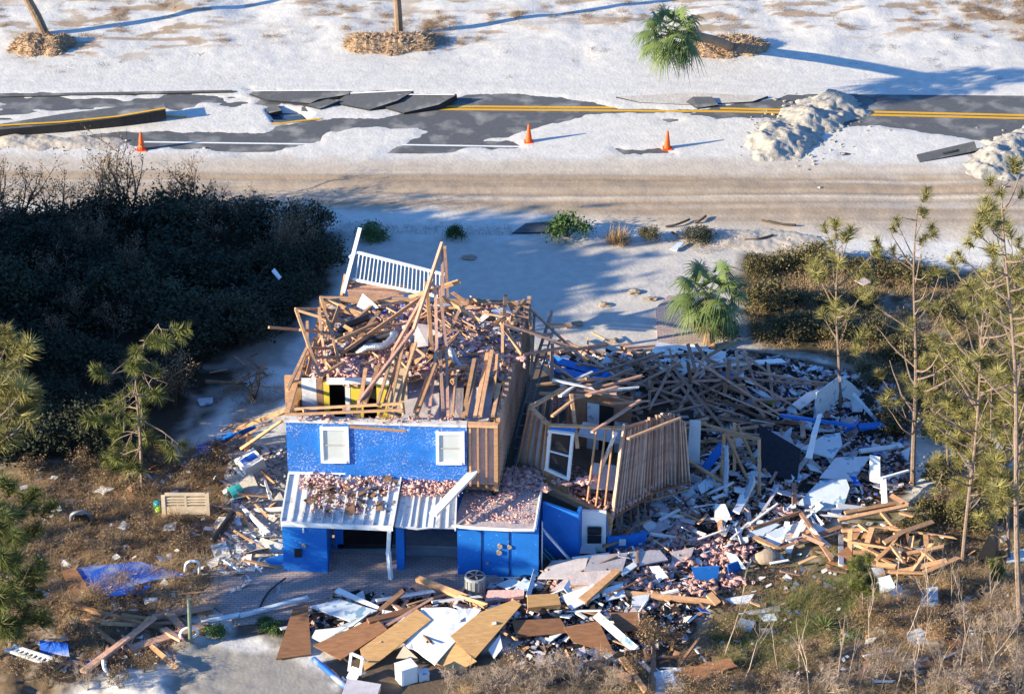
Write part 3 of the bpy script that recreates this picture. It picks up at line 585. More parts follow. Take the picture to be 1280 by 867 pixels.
# window of the room
n_ = (C_-B_).cross(Bt-B_).normalized(); n_ = n_ if n_.y < 0 else -n_
def bay(t, h): return (B_.lerp(C_, t)).lerp(Bt.lerp(Ct, t), h)
mb = MB(); mb.plate([bay(0, .92)+n_*.03, bay(.36, .92)+n_*.03, bay(.36, 1.0)+n_*.03, bay(0, 1)+n_*.03], .04, n_); rp(mb, 'blue_siding', 'blue')
mb = MB(); mb.plate([bay(0, .0)+n_*.03, bay(.36, .0)+n_*.03, bay(.36, .2)+n_*.03, bay(0, .24)+n_*.03], .04, n_); rp(mb, 'torn_sheathing', 'osb')
wf = MB()
for (a, b) in (((.03, .28), (.03, .92)), ((.34, .25), (.34, .9)), ((.0, .92), (.36, .9)), ((.0, .28), (.36, .24))): wf.beam(bay(*a)+n_*.06, bay(*b)+n_*.06, .10, .10, n_)
wn = rp(wf, 'window', 'white', 'broken window in a white frame')
mb = MB(); mb.plate([bay(.04, .60)+n_*.03, bay(.33, .58)+n_*.03, bay(.33, .89)+n_*.03, bay(.04, .9)+n_*.03], .015, n_); build(mb, 'pane', M['glass'], wn)
mb = MB(); mb.plate([bay(.04, .28)+n_*.03, bay(.33, .26)+n_*.03, bay(.33, .56)+n_*.03, bay(.04, .58)+n_*.03], .015, n_); build(mb, 'pane', M['glass'], wn)
mb = MB(); mb.beam(bay(.03, .59)+n_*.06, bay(.34, .57)+n_*.06, .05, .05, n_); build(mb, 'meeting_rail', M['white'], wn)
# broken floor ladder hanging along the stud wall, loose studs below, sticks across the top
lt = empty('floor_truss', G(810,613,.9), 'bent ladder like floor truss hanging along the foot of the stud wall', 'floor truss'); ps = [G(766,622,1.35), G(790,618,1.25), G(815,612,1.15), G(838,606,1.1), G(862,598,1.05)]
for dz in (0, -.28):
    for a, c in zip(ps[:-1], ps[1:]): mb = MB(); mb.beam(a+[0, -.2, dz], c+[0, -.2, dz], .07, .06); build(mb, 'rail', M['brown'], lt)
for k in range(15):
    t = k/14*3.99; i = int(t); a = ps[i]+(ps[i+1]-ps[i])*(t-i); mb = MB(); mb.beam(a+[0, -.2, 0], a+[0, -.2, -.28], .06, .05, (1, 0, 0)); build(mb, 'rung', M['brown'], lt)
for k, (x0, y0, z0, x1, y1, z1) in enumerate(((778,626,1.2,776,668,.15),(787,624,1.1,790,662,.15),(797,622,1.1,799,668,.1),(806,620,1.1,807,652,.3),(770,630,1.3,772,672,.1))):
    mb = MB(); mb.beam(G(x0, y0, z0)+[0, -.1, 0], G(x1, y1, z1)+[0, -.1, 0], .1, .06, (1, 0, 0)); rp(mb, 'stud', 'brown')
for k, (x0, y0, z0, x1, y1, z1, m) in enumerate(((714,492,5.0,722,560,3.6,'wood'),(700,495,4.9,735,470,4.6,'paintwood'),(690,520,4.9,716,500,4.9,'wood'),(740,540,4.3,800,500,4.2,'greywood'),(785,548,4.0,850,522,3.6,'wood'),(770,540,4.1,745,600,2.0,'paintwood'),(757,610,1.9,773,585,2.4,'paintwood'))):
    mb = MB(); mb.beam(G(x0, y0, z0), G(x1, y1, z1), .12, .07, (0, .4, 1)); build(mb, 'timber', M[m], None, ('tan stick leaning over the top plate of the tilted stud room','scuffed white beam resting on the left wall of the tilted stud room','short tan stick on the left corner of the tilted stud room','weathered stick across the inside of the tilted stud room','tan stick lying along the top of the slatted stud wall','scuffed white stick leaning inside the open stud front','scuffed white offcut in the right corner of the open stud front')[k], 'timber', GRP_TIMBER)
al = empty('metal_ladder', G(660,500,2), 'grey metal ladder leaning in the dark gap between house and tilted room', 'ladder')
for dx in (0, 9): mb = MB(); mb.beam(G(683+dx,410,4.6), G(633+dx,582,.6), .06, .05); build(mb, 'rail', M['grey'], al)
for k in range(12): t = (k+.5)/12; a = lerp2(G(683,410,4.6), G(633,582,.6), t); c = lerp2(G(692,410,4.6), G(642,582,.6), t); mb = MB(); mb.beam(a, c, .04, .04); build(mb, 'rung', M['grey'], al)
for k in range(16):
    a = Ft.lerp(Kt, rnd.uniform(-.1, 1.1))+Vector((rnd.gauss(0, .3), rnd.uniform(-.5, .6), rnd.uniform(-.1, .3))); th_ = rnd.uniform(-.5, .9); L = rnd.uniform(.8, 2.2); dv = Vector((math.cos(th_), math.sin(th_)*.7, rnd.uniform(-.35, .25)))*L/2; m = rnd.choice(('greywood', 'greywood', 'wood', 'paintwood')); mb = MB()
    mb.beam(a-dv, a+dv, .11, .07, (rnd.uniform(-.4, .4), 0, 1), .08, rnd.choice((1, .4))); build(mb, 'timber', M[m], None, f"{'short' if L < 1.3 else 'longer'} {dict(greywood='weathered', wood='tan', paintwood='scuffed')[m]} stick piled on the back wall of the tilted stud room", 'timber', GRP_TIMBER)
# things inside the room
mb = MB(); c = bay(.62, .62)-n_*1.0; mb.plate([c+Vector((-.9, .1, .25)), c+Vector((.9, .0, -.1)), c+Vector((.9, .7, .0)), c+Vector((-.7, .8, .35))], .08); thing(mb, 'fallen_blind', 'panelwhite', 'white slatted panel hanging inside the tilted open stud room', 'blind')
mb = MB(); c = bay(.75, .15)-n_*.5; mb.plate([c+Vector((-.5, 0, .0)), c+Vector((.6, 0, -.1)), c+Vector((.7, .5, .6)), c+Vector((-.3, .6, .7))], .06); thing(mb, 'drywall_piece', 'drywall', 'grey drywall sheet slumped on the floor of the tilted stud room', 'drywall')
# lower storey under the room: blue walls and a white door
low = empty('blue_lower_wall', (2.5, -14.4, 0), 'lower blue wall with a white half glazed door under the tilted room', 'wall')
def lw(px0, pb0, zt0, px1, pb1, zt1, m='blue', name='wall'):
    a = Vector(G(px0, pb0)); b = Vector(G(px1, pb1)); d = (b-a).normalized(); n = Vector((-d.y, d.x, 0))*.12; mb = MB()
    mb.hexa([a, b, b+n, a+n]+[a+Vector((0, 0, zt0)), b+Vector((0, 0, zt1)), b+n+Vector((0, 0, zt1)), a+n+Vector((0, 0, zt0))]); return build(mb, name, M[m], low)
lw(678,694,2.2,722,700,1.9); lw(723,700,1.9,727,690,1.9)
dr = lw(727,690,1.72,757,690,1.68, 'white', 'door')
a = D(734, 678, -14.42); c = D(752, 653, -14.42)
mb = MB(); mb.box((a[0], -14.47, a[2]), (c[0], -14.44, a[2]+.32)); build(mb, 'pane', M['glass'], dr)
mb = MB(); mb.box((a[0], -14.47, a[2]+.36), (c[0], -14.44, a[2]+.68)); build(mb, 'pane', M['glass'], dr)
mb = MB(); mb.plate([Vector((3.35, -14.40, 0)), Vector((4.6, -14.2, .05)), Vector((4.75, -14.2, .75)), Vector((4.0, -14.3, .62)), Vector((3.4, -14.42, .65)), Vector((3.3, -14.42, 1.5))], .1, (0, -1, 0)); build(mb, 'wall', M['blue'], low)
mb = MB(); p = D(778, 677, -14.35); mb.box((p[0]-.12, -14.40, p[2]-.12), (p[0]+.12, -14.34, p[2]+.12)); build(mb, 'socket_box', M['panelblue'], low)
# ================================================================== rear deck railing behind the house
deck = empty('deck_railing', (-4.6, -1, 0), 'leaning white balustrade of the rear deck behind the wrecked house', 'railing')
P0, P1, Q0, Q1 = G(446,315,4.45), G(556,343,4.25), G(441,349,3.55), G(556,372,3.4)
for a, c in ((P0, P1), (Q0, Q1)): mb = MB(); mb.beam(a, c, .10, .08); build(mb, 'rail', M['white'], deck)
for k in range(23):
    t = (k+.7)/23; mb = MB(); mb.beam(lerp2(Q0, Q1, t), lerp2(P0, P1, t), .05, .04, (1, 0, 0)); build(mb, 'baluster', M['white'], deck)
mb = MB(); mb.beam(G(429,366,3.2), G(450,285,5.2), .14, .14, (1, 0, 0)); build(mb, 'post', M['white'], deck)
mb = MB(); mb.beam(G(437,322,4.3), G(446,315,4.45), .1, .08); build(mb, 'rail', M['white'], deck)
for a in (Q0, Q1): mb = MB(); mb.beam([a[0], a[1], 0], [a[0], a[1], 3.4], .15, .15, (1, 0, 0)); build(mb, 'support_post', M['greywood'], deck)
for k in range(7):
    t = k/7; a = lerp2(G(432,350,3.3), G(436,372,3.3), t); c = lerp2(G(520,358,3.3), G(500,374,3.3), t); mb = MB(); mb.beam(a, c+[rnd.uniform(-.5, .1), 0, 0], .13, .04); build(mb, 'deck_board', M['greywood'], deck)
mb = MB(); mb.beam(G(427,372,3.0), G(432,345,3.5), .1, .3); build(mb, 'rim_board', M['wood'], deck)
# ================================================================== LOOSE WRECKAGE
LM = {k: np.array(G(*v)[:2]) for k, v in {
 'the tilted stud room': (740,600), 'the boulder': (960,703), 'the air conditioner': (594,741), 'the tent shaped tarp': (1035,500), 'the paired roof sheets': (1040,610),
 'the white ground sheet': (865,445), 'the yard palm': (886,432), 'the black shingle sheet': (970,565), 'the bright plywood': (580,795), 'the white cabinet box': (508,845),
 'the blue shed': (625,725), 'the white dresser': (314,583), 'the slatted headboard': (232,632), 'the blue ground sheet': (160,722), 'the white ladder': (45,822), 'the rust red sheet': (880,830),
 'the white door slab': (1093,588), 'the fallen trusses': (1115,680), 'the twin bare pine': (1141,605), 'the small bright pine': (1078,745), 'the spiky agave': (1030,785), 'the stranded black screen': (1228,690),
 'the crossed orange planks': (790,845), 'the blue siding scraps': (885,716), 'the porch steps': (430,745), 'the leaning green post': (237,790), 'the white glazed door': (740,690),
 'the upright white slab': (868,570), 'the silver duct': (930,620), 'the lime crate': (964,505), 'the pink insulation heap': (850,690)}.items()}
def where(p):
    n, q = min(LM.items(), key=lambda kv: np.hypot(*(kv[1]-np.array(p[:2])))); dx, dy = p[0]-q[0], p[1]-q[1]
    if np.hypot(dx, dy) < .55: return 'at '+n
    if abs(dx) > abs(dy)*1.1: return ('just right of ' if dx > 0 else 'just left of ')+n if abs(dx) < 1.6 else ('further right of ' if dx > 0 else 'further left of ')+n
    return ('just behind ' if dy > 0 else 'just in front of ')+n if abs(dy) < 1.6 else ('well behind ' if dy > 0 else 'well in front of ')+n
CN = {'wood': 'tan', 'brown': 'brown', 'greywood': 'weathered', 'paintwood': 'scuffed', 'white': 'white', 'blue': 'bright blue', 'panelwhite': 'white', 'panelblue': 'pale blue grey',
      'drywall': 'grey', 'drydirty': 'dusty pinkish', 'ply': 'orange tan', 'plydark': 'dark stained', 'bluedirt': 'dusty blue', 'shingle': 'black', 'insul': 'pink', 'osb': 'mottled brown', 'cream': 'cream', 'silver': 'silver', 'concrete': 'pale'}
def pose(p, q):
    dx, dy, dz = abs(q[0]-p[0]), q[1]-p[1], q[2]-p[2]
    if abs(dz) > .8*np.hypot(dx, dy): return 'standing on end'
    if dx < .45*abs(dy): return 'pointing at the road'
    if abs(dy) < .35*dx: return 'lying crosswise'
    return 'slanting up right' if dy*(q[0]-p[0]) > 0 else 'slanting up left'
NM = {'paintwood': 'trim_strip', 'white': 'trim_strip', 'panelblue': 'trim_strip', 'panelwhite': 'trim_strip', 'drywall': 'drywall_strip', 'blue': 'siding_strip'}
def board(p, q, wd, th, m, name=None, lab=None, group=None):
    p = np.array(p, float); q = np.array(q, float); L = np.linalg.norm(q-p)
    mb = MB(); up = Vector((rnd.uniform(-.5, .5), rnd.uniform(-.5, .5), 1)); mb.beam(p, q, wd, th, up, .1 if L > .8 else .04, rnd.choice((1, 1, .35, .6)))
    size = 'stubby' if L < .7 else 'short' if L < 1.3 else 'medium' if L < 2.2 else 'long' if L < 3.6 else 'very long'
    lab = lab or f"{size} {CN[m]} {'beam' if th > .1 or wd > .2 else 'board' if m not in ('drywall',) else 'strip'} {pose(p, q)} {where((p+q)/2)}"
    n = name or NM.get(m, 'timber'); return build(mb, n, M[m], None, lab, n.replace('_', ' '), group or GRP_TIMBER)
def bpx(rows, wd, th, m, **k):
    for x0, y0, z0, x1, y1, z1 in rows: board(GH(x0, y0, z0), GH(x1, y1, z1), wd*rnd.uniform(.85, 1.15), th, m, **k)
# --- roof timbers on top of the house: (px, py, v) pairs; each is named by where it stands
def hb(rows, wd, th, m, what):
    for i, (x0, y0, v0, x1, y1, v1) in enumerate(rows):
        p = D(x0, y0, vy(v0)); q = D(x1, y1, vy(v1)); mb = MB(); mb.beam(p, q, wd, th, (0, .3, 1), .05)
        mb.v = mb.v; fx = (min(x0, x1)+max(x0, x1))/2
        pos = 'at the left house end' if fx < 430 else 'left of the roof peak' if fx < 505 else 'at the roof peak' if fx < 560 else 'right of the roof peak' if fx < 615 else 'over the right side wall'
        L = np.linalg.norm(q-p); size = 'short' if L < 1.5 else 'medium' if L < 3 else 'long' if L < 5 else 'very long'
        build(mb, 'roof_timber', M[m], None, f"{size} {CN[m]} {what} {pose(p, q)} {pos}", 'timber', 'roof timbers on the wrecked house')
hb([(553,303,.78,517,412,.5),(517,412,.5,448,503,.03),(556,309,.80,560,371,.93),(552,309,.78,554,371,.6),(544,357,.66,546,432,.45),(546,432,.45,536,521,0),(549,357,.66,558,437,.45),(550,440,.42,554,512,0),(541,350,.72,491,440,.40),(558,437,.45,560,520,.02)], .10, .12, 'greywood', 'rafter')
hb([(573,351,.75,512,371,.78),(576,352,.7,530,366,.7),(529,370,.7,425,443,.5),(548,369,.7,600,400,.6),(492,438,.38,472,506,0),(504,432,.4,488,508,.02),(520,428,.4,490,520,0),(502,436,.38,476,520,.0),(515,430,.42,503,500,.1),(545,455,.3,520,521,.0),(535,470,.3,518,515,.05),(570,470,.3,566,520,0)], .09, .12, 'wood', 'rafter')
hb([(593,449,.35,579,521,0),(596,452,.35,582,520,0),(615,438,.42,600,520,0),(609,442,.42,594,520,0),(624,480,.25,616,520,0),(457,461,.30,448,520,0),(474,456,.33,456,505,.02),(533,352,.72,540,437,.5)], .13, .10, 'wood', 'stud')
hb([(369,386,.82,402,386,.9),(370,387,.75,399,469,.25),(401,371,.98,425,455,.4),(370,387,.82,420,402,.8),(386,447,.4,425,446,.45),(383,436,.45,359,487,.05),(388,435,.5,420,435,.55),(420,426,.45,472,403,.7),(405,374,.97,456,393,.85),(417,400,.8,472,402,.8),(384,402,.8,384,445,.5),(399,385,.88,402,420,.6),
    (336,409,.62,388,413,.72),(400,470,.25,430,452,.4),(360,486,.05,372,460,.25),(375,412,.6,405,415,.7),(440,403,.75,470,378,.95),(472,376,.97,500,377,.97),(430,418,.6,512,403,.75)], .10, .09, 'wood', 'truss member')
hb([(356,518,-.02,503,512,-.02),(368,511,.01,504,504,.01),(503,504,0,505,519,-.02),(430,509,0,430,516,0),(380,511,0,381,517,-.01)], .10, .08, 'wood', 'frame piece')
hb([(626,403,.62,652,442,.5),(628,404,.62,628,450,.4),(661,371,1.0,665,440,.6),(655,375,.97,641,395,.8),(640,404,.6,650,399,.75)], .10, .10, 'wood', 'post')
hb([(629,404,.6,722,436,.62),(651,409,.7,720,440,.8),(654,443,.5,705,434,.6),(612,404,.65,690,420,.75),(662,385,.95,730,450,.8),(668,392,.95,664,470,.5),(690,388,.98,686,408,.9),(688,395,1.0,662,475,.6)], .10, .08, 'greywood', 'rafter')
for k in range(95):
    u = rnd.uniform(.04, .97); v = rnd.uniform(.36, .97); a = rnd.choice((0, .1, 1.3, 1.57, 2.4, .7))+rnd.gauss(0, .25); L = rnd.choice((.5, .8, 1.2, 1.8, 2.4)); z = 5.22+rnd.uniform(0, .35)
    p = np.array(Hs(u, v, z)); d_ = np.array([math.cos(a), math.sin(a), rnd.gauss(0, .16)])*L/2
    if p[0]-abs(d_[0]) < -7.9 or p[0]+abs(d_[0]) > .9: continue
    m = rnd.choice(('wood', 'wood', 'wood', 'brown', 'greywood')); mb = MB(); mb.beam(p-d_, p+d_, rnd.uniform(.06, .14), .05, (rnd.uniform(-1, 1), 0, 1), .05)
    side = 'left' if u < .33 else 'middle' if u < .66 else 'right'; dep = 'front' if v < .55 else 'centre' if v < .78 else 'rear'
    build(mb, 'roof_timber', M[m], None, f"{'short' if L < 1 else 'medium' if L < 2 else 'long'} {CN[m]} stick {pose(p-d_, p+d_)} at the {side} {dep} of the attic", 'timber', 'roof timbers on the wrecked house')
# --- timber heap right of the house
bpx([(680,437,.3,760,480,.5),(700,420,.4,770,470,.6),(664,445,.8,720,500,.8),(720,455,.5,800,470,.6),(735,470,.6,830,440,.6),(750,480,.6,900,475,.6),(760,500,.5,850,452,.7),(830,455,.4,880,520,.6),(800,480,.6,930,520,.4),(850,470,.5,970,520,.3),(870,450,.8,985,525,.2),(880,520,.5,965,533,.3),
     (815,500,.4,955,508,.3),(690,500,.9,800,505,.6),(860,430,.9,880,500,.4),(920,438,.7,928,500,.3),(930,436,.7,948,490,.3),(960,455,.5,968,510,.3),(926,440,.6,980,480,.3),(900,470,.6,1030,482,.3),(945,465,.5,1035,480,.2),(820,520,.6,880,505,.7),(840,490,.6,890,455,.7),(895,490,.4,940,452,.6),(702,470,1.0,748,520,.7),(730,448,.5,760,505,.8),(768,452,.5,842,505,.6),(806,438,.3,790,500,.7),(846,446,.5,812,512,.7),(880,446,.6,846,520,.5),(905,448,.5,955,520,.3),(760,520,.8,842,500,.7),(850,505,.6,920,470,.6),(930,470,.7,1000,512,.2),(870,430,.8,905,480,.5),(698,425,.6,742,440,.5),(830,535,.9,888,522,.6),(940,500,.6,1010,498,.2),(780,435,.4,838,430,.3),
     (720,490,.8,790,460,.7),(775,505,.4,850,480,.6),(812,470,.8,812,505,.5),(700,440,.8,760,430,.6),(690,455,.9,750,495,.6),(842,460,.6,905,535,.5),(900,540,.5,965,530,.3),(865,535,.6,960,545,.4)], .115, .07, 'greywood')
bpx([(760,455,.3,880,440,.4),(800,445,.3,900,500,.5),(860,440,.3,900,455,.4),(838,452,.5,950,500,.4),(870,520,.5,1000,530,.2),(905,500,.4,990,540,.1),(690,430,.5,690,480,.9),(700,470,.6,780,485,.8),(860,452,1.1,865,490,.3),(912,450,.9,905,495,.4),(790,440,.3,845,462,.5),(745,442,.3,815,460,.6)], .13, .08, 'brown')
bpx([(905,542,1.6,902,604,.1),(949,549,1.3,949,618,.1),(950,549,1.3,880,530,1.2),(908,542,1.6,934,598,.3),(918,528,1.4,918,588,.3),(922,532,1.3,945,580,.2),(817,547,1.4,880,528,1.4),(817,548,1.4,928,618,.2),(905,542,1.6,950,549,1.3)], .10, .09, 'wood')
bpx([(1052,663,.5,1121,658,.5),(1112,660,.5,1194,672,.4),(1056,641,.7,1120,629,.7),(1048,650,.6,1133,632,.8),(1100,638,.7,1117,657,.5),(1056,672,.5,1100,694,.4),(1063,677,.6,1155,692,.4),(1095,700,.5,1115,681,.7),(1114,681,.7,1131,703,.5),(1111,714,.3,1157,716,.3),(1154,716,.3,1198,697,.4),(1152,688,.5,1175,706,.3),
     (1105,678,.7,1130,663,.7),(1063,662,.7,1063,703,.1),(1095,705,.3,1120,708,.3),(1066,690,.4,1092,692,.4),(1118,668,.6,1165,652,.6),(1140,670,.5,1138,700,.1),(1157,668,.5,1160,700,.1),(1074,655,.6,1096,672,.4),(1134,692,.5,1180,683,.5),(1090,660,.6,1080,690,.4),(1165,680,.5,1140,715,.3),(1120,716,.2,1185,700,.4),(1125,640,.8,1142,645,.8)], .17, .09, 'wood', group='fallen roof trusses under the pines')
bpx([(957,693,.2,1052,657,.3),(940,660,.3,1000,640,.4),(1000,640,.4,1040,700,.3),(1114,619,.6,1136,632,.6)], .16, .10, 'brown')
bpx([(942,671,.25,978,687,.25),(985,675,.2,1010,664,.25)], .2, .08, 'wood')
bpx([(728,752,.35,771,713,.5)], .34, .18, 'wood'); bpx([(776,741,.2,893,752,.2),(739,827,.3,790,848,.4),(777,822,.5,808,864,.3),(786,826,.5,796,842,.4),(886,742,.3,897,754,.2)], .22, .12, 'wood')
bpx([(522,723,.3,608,757,.3),(575,745,.5,610,756,.4)], .2, .14, 'wood'); bpx([(460,776,.5,534,757,.4),(534,757,.4,545,768,.4)], .22, .1, 'plydark')
bpx([(745,768,.6,794,811,.3)], .24, .07, 'panelblue')  # white bar; the blue of its shade is put into the colour
bpx([(421,737,.4,473,759,.35),(470,750,.4,541,738,.4),(540,752,.45,600,745,.5),(1011,572,.9,1017,540,1.3),(1017,545,1.3,1024,518,1.3),(905,456,.3,979,451,.2),(776,717,.3,794,705,.3),(1101,598,.7,1135,588,.7),(1104,596,.7,1106,629,.3),(716,700,.3,760,692,.3),(920,640,.4,942,600,.5),(985,690,.2,1003,650,.4)], .24, .07, 'white')
bpx([(300,769,.25,386,746,.3),(252,778,.2,300,768,.25),(1066,492,1.0,1096,525,.3),(1074,564,.6,1126,557,.6),(660,745,.3,672,700,.3)], .16, .1, 'panelblue')
bpx([(680,663,1.5,714,701,.1)], .42, .05, 'panelwhite')
bpx([(80,753,.2,182,780,.15),(390/3.88,776,.1,600/3.88,774,.1),(152,768,.25,192,774,.25),(326,588,.3,344,604,.2),(735,826,.2,660,860,.1),(330,640,.2,345,628,.25)], .15, .1, 'wood')
bpx([(104,839,.3,192,772,.4),(162,811,.2,258,781,.25),(191,771,.2,268,757,.2),(209,764,.3,232,789,.2),(204,786,.2,228,800,.2),(1183,843,.2,1216,858,.2)], .26, .12, 'greywood')
bpx([(303,560,1.2,359,522,2.9),(294,537,.7,359,511,2.9)], .30, .10, 'wood'); bpx([(300,548,.6,357,516,2.6),(276,560,.3,300,542,.8),(306,575,.3,312,545,1.0),(310,500,.2,330,455,.3)], .16, .08, 'brown'); bpx([(268,552,.3,318,532,.7),(976,519,.7,1068,532,.5),(1073,534,.4,1119,528,.5),(688,448,.5,760,470,.5),(694,462,.5,752,476,.6)], .30, .10, 'blue')
LOOSE = {}
# --- scattered shorter boards, densest in the heap
ZN = [((830,490),110,55,150,('greywood','greywood','brown','wood')),((930,570),90,50,90,('greywood','brown','paintwood')),((870,660),110,40,55,('paintwood','brown','drywall','wood')),((760,740),100,30,55,('wood','brown','paintwood','white')),((540,770),150,22,45,('brown','wood','white','greywood')),
      ((1020,660),60,40,25,('paintwood','greywood','white')),((320,640),24,70,22,('white','drywall','wood')),((150,790),110,40,26,('greywood','brown','wood')),((1120,690),60,25,14,('wood','brown')),((800,820),70,30,22,('wood','brown','white')),((1130,790),120,50,14,('brown','white','greywood')),((300,480),50,60,10,('brown','greywood'))]
for (cx, cy), sx, sy, n, ms in ZN:
    for k in range(n):
        x = rnd.gauss(cx, sx*.6); y = rnd.gauss(cy, sy*.6); p = GH(x, y, rnd.uniform(.05, .38))
        if 345 < x < 700 and y < 735: continue
        a = rnd.uniform(0, 3.14); L = rnd.choice((.5, .7, .9, 1.2, 1.6, 2.2)); d_ = np.array([math.cos(a), math.sin(a), rnd.gauss(0, .16)])*L/2
        m = rnd.choice(ms)
        if k < n*.34: board(p-d_, p+d_, rnd.uniform(.07, .2), rnd.uniform(.04, .09), m)
        else: LOOSE.setdefault(m, MB()).beam(p-d_*.75, p+d_*.75, rnd.uniform(.05, .12), rnd.uniform(.03, .06), (rnd.uniform(-.5, .5), 0, 1), .08, rnd.choice((1, .3, .6)))
for m in LOOSE: build(LOOSE[m], 'splintered_wood', M[m], kind='stuff')
# --- sheets and panels
def sheet_px(pts, m, label, name='loose_sheet', cat='sheet', th=.05, group=None):
    P = [np.array(GH(*p)) for p in pts]
    if len(P) > 3:            # a board is flat: settle its corners into one plane
        A_ = np.array(P); c0 = A_.mean(0); n_ = np.linalg.svd(A_-c0)[2][2]; P = [p-n_*np.dot(p-c0, n_) for p in P]
    mb = MB(); mb.plate(P, th); return build(mb, name, M[m], None, label, cat, group)
def sag_px(pts, m, label, name, cat, amp=.12, n=7, th=.03):       # bent sheet from four corners
    a, b_, c, d_ = [np.array(GH(*p)) for p in pts]; o = rnd.uniform(0, 50); mb = MB(); vs = []; fs = []
    for j in range(n+1):
        for i in range(n+1):
            u, v = i/n, j/n; p = (a*(1-u)+b_*u)*(1-v)+(d_*(1-u)+c*u)*v; e = fbm(u*2.5+o, v*2.5, 3)-.5
            p = p+np.array([(fbm(v*4+o, u*4, 2)-.5)*.25*(i in (0, n)), (fbm(u*4+o, v*4, 2)-.5)*.3*(j in (0, n)), e*amp*2]); vs.append(p)
    for p in list(vs): vs.append(p-[0, 0, th])
    N2 = (n+1)**2
    for j in range(n):
        for i in range(n):
            q = (j*(n+1)+i, j*(n+1)+i+1, (j+1)*(n+1)+i+1, (j+1)*(n+1)+i); fs.append(q); fs.append(tuple(x+N2 for x in q[::-1]))
    rim = [i for i in range(n+1)]+[(j+1)*(n+1)-1 for j in range(1, n+1)]+[n*(n+1)+i for i in range(n-1, -1, -1)]+[j*(n+1) for j in range(n-1, 0, -1)]
    for k in range(len(rim)):
        i, j = rim[k], rim[(k+1) % len(rim)]; fs.append((i, i+N2, j+N2, j))
    mb.add(vs, fs); return build(mb, name, M[m], None, label, cat)
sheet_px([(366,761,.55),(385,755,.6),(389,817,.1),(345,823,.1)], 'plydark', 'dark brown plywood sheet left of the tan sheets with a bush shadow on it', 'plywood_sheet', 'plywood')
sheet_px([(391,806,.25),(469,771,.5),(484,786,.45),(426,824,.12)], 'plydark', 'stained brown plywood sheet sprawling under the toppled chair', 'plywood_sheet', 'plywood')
sheet_px([(450,811,.35),(521,760,.75),(539,774,.6),(478,824,.15),(456,836,.1)], 'ply', 'tan plywood sheet half in tree shade left of the white sheet', 'plywood_sheet', 'plywood')
sag_px([(526,760,.65),(603,760,.7),(545,830,.15),(506,806,.3)], 'panelwhite', 'large torn white sheet lying between the tan plywood sheets', 'white_sheet', 'sheet', .05)
sheet_px([(563,795,.5),(600,764,.75),(643,749,.85),(652,755,.8),(592,824,.2)], 'ply', 'brightest long plywood sheet right of the torn white sheet', 'plywood_sheet', 'plywood')
sheet_px([(545,822,.15),(561,796,.45),(596,826,.2),(575,837,.05),(545,829,.08)], 'ply', 'orange plywood offcut in front of the brightest plywood sheet', 'plywood_sheet', 'plywood')
sheet_px([(495,822,.15),(505,806,.35),(522,822,.15)], 'cream', 'small cream triangle of board above the white cabinet box', 'board_scrap', 'board')
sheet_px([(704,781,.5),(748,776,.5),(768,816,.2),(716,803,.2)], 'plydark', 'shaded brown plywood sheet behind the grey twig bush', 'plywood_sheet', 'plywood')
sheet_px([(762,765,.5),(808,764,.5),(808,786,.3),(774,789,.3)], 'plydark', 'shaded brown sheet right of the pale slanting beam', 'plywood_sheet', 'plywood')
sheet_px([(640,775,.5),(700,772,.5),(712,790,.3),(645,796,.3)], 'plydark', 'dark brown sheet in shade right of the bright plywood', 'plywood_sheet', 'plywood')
sheet_px([(659,744,.5),(697,740,.55),(701,756,.35),(660,758,.35)], 'ply', 'thick tan wooden block on top of the front wreckage', 'wood_block', 'timber', .2)
sheet_px([(610,738,.4),(655,735,.45),(655,745,.3),(606,750,.3)], 'insul', 'roll of pinkish tan insulation before the blue shed', 'insulation_roll', 'insulation', .2)
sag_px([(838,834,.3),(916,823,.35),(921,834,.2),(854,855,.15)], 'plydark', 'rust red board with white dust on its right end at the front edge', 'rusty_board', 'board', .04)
sag_px([(812,842,.2),(850,836,.25),(858,862,.1),(818,868,.1)], 'panelwhite', 'white crumpled sheet left of the rust red board', 'white_sheet', 'sheet', .08)
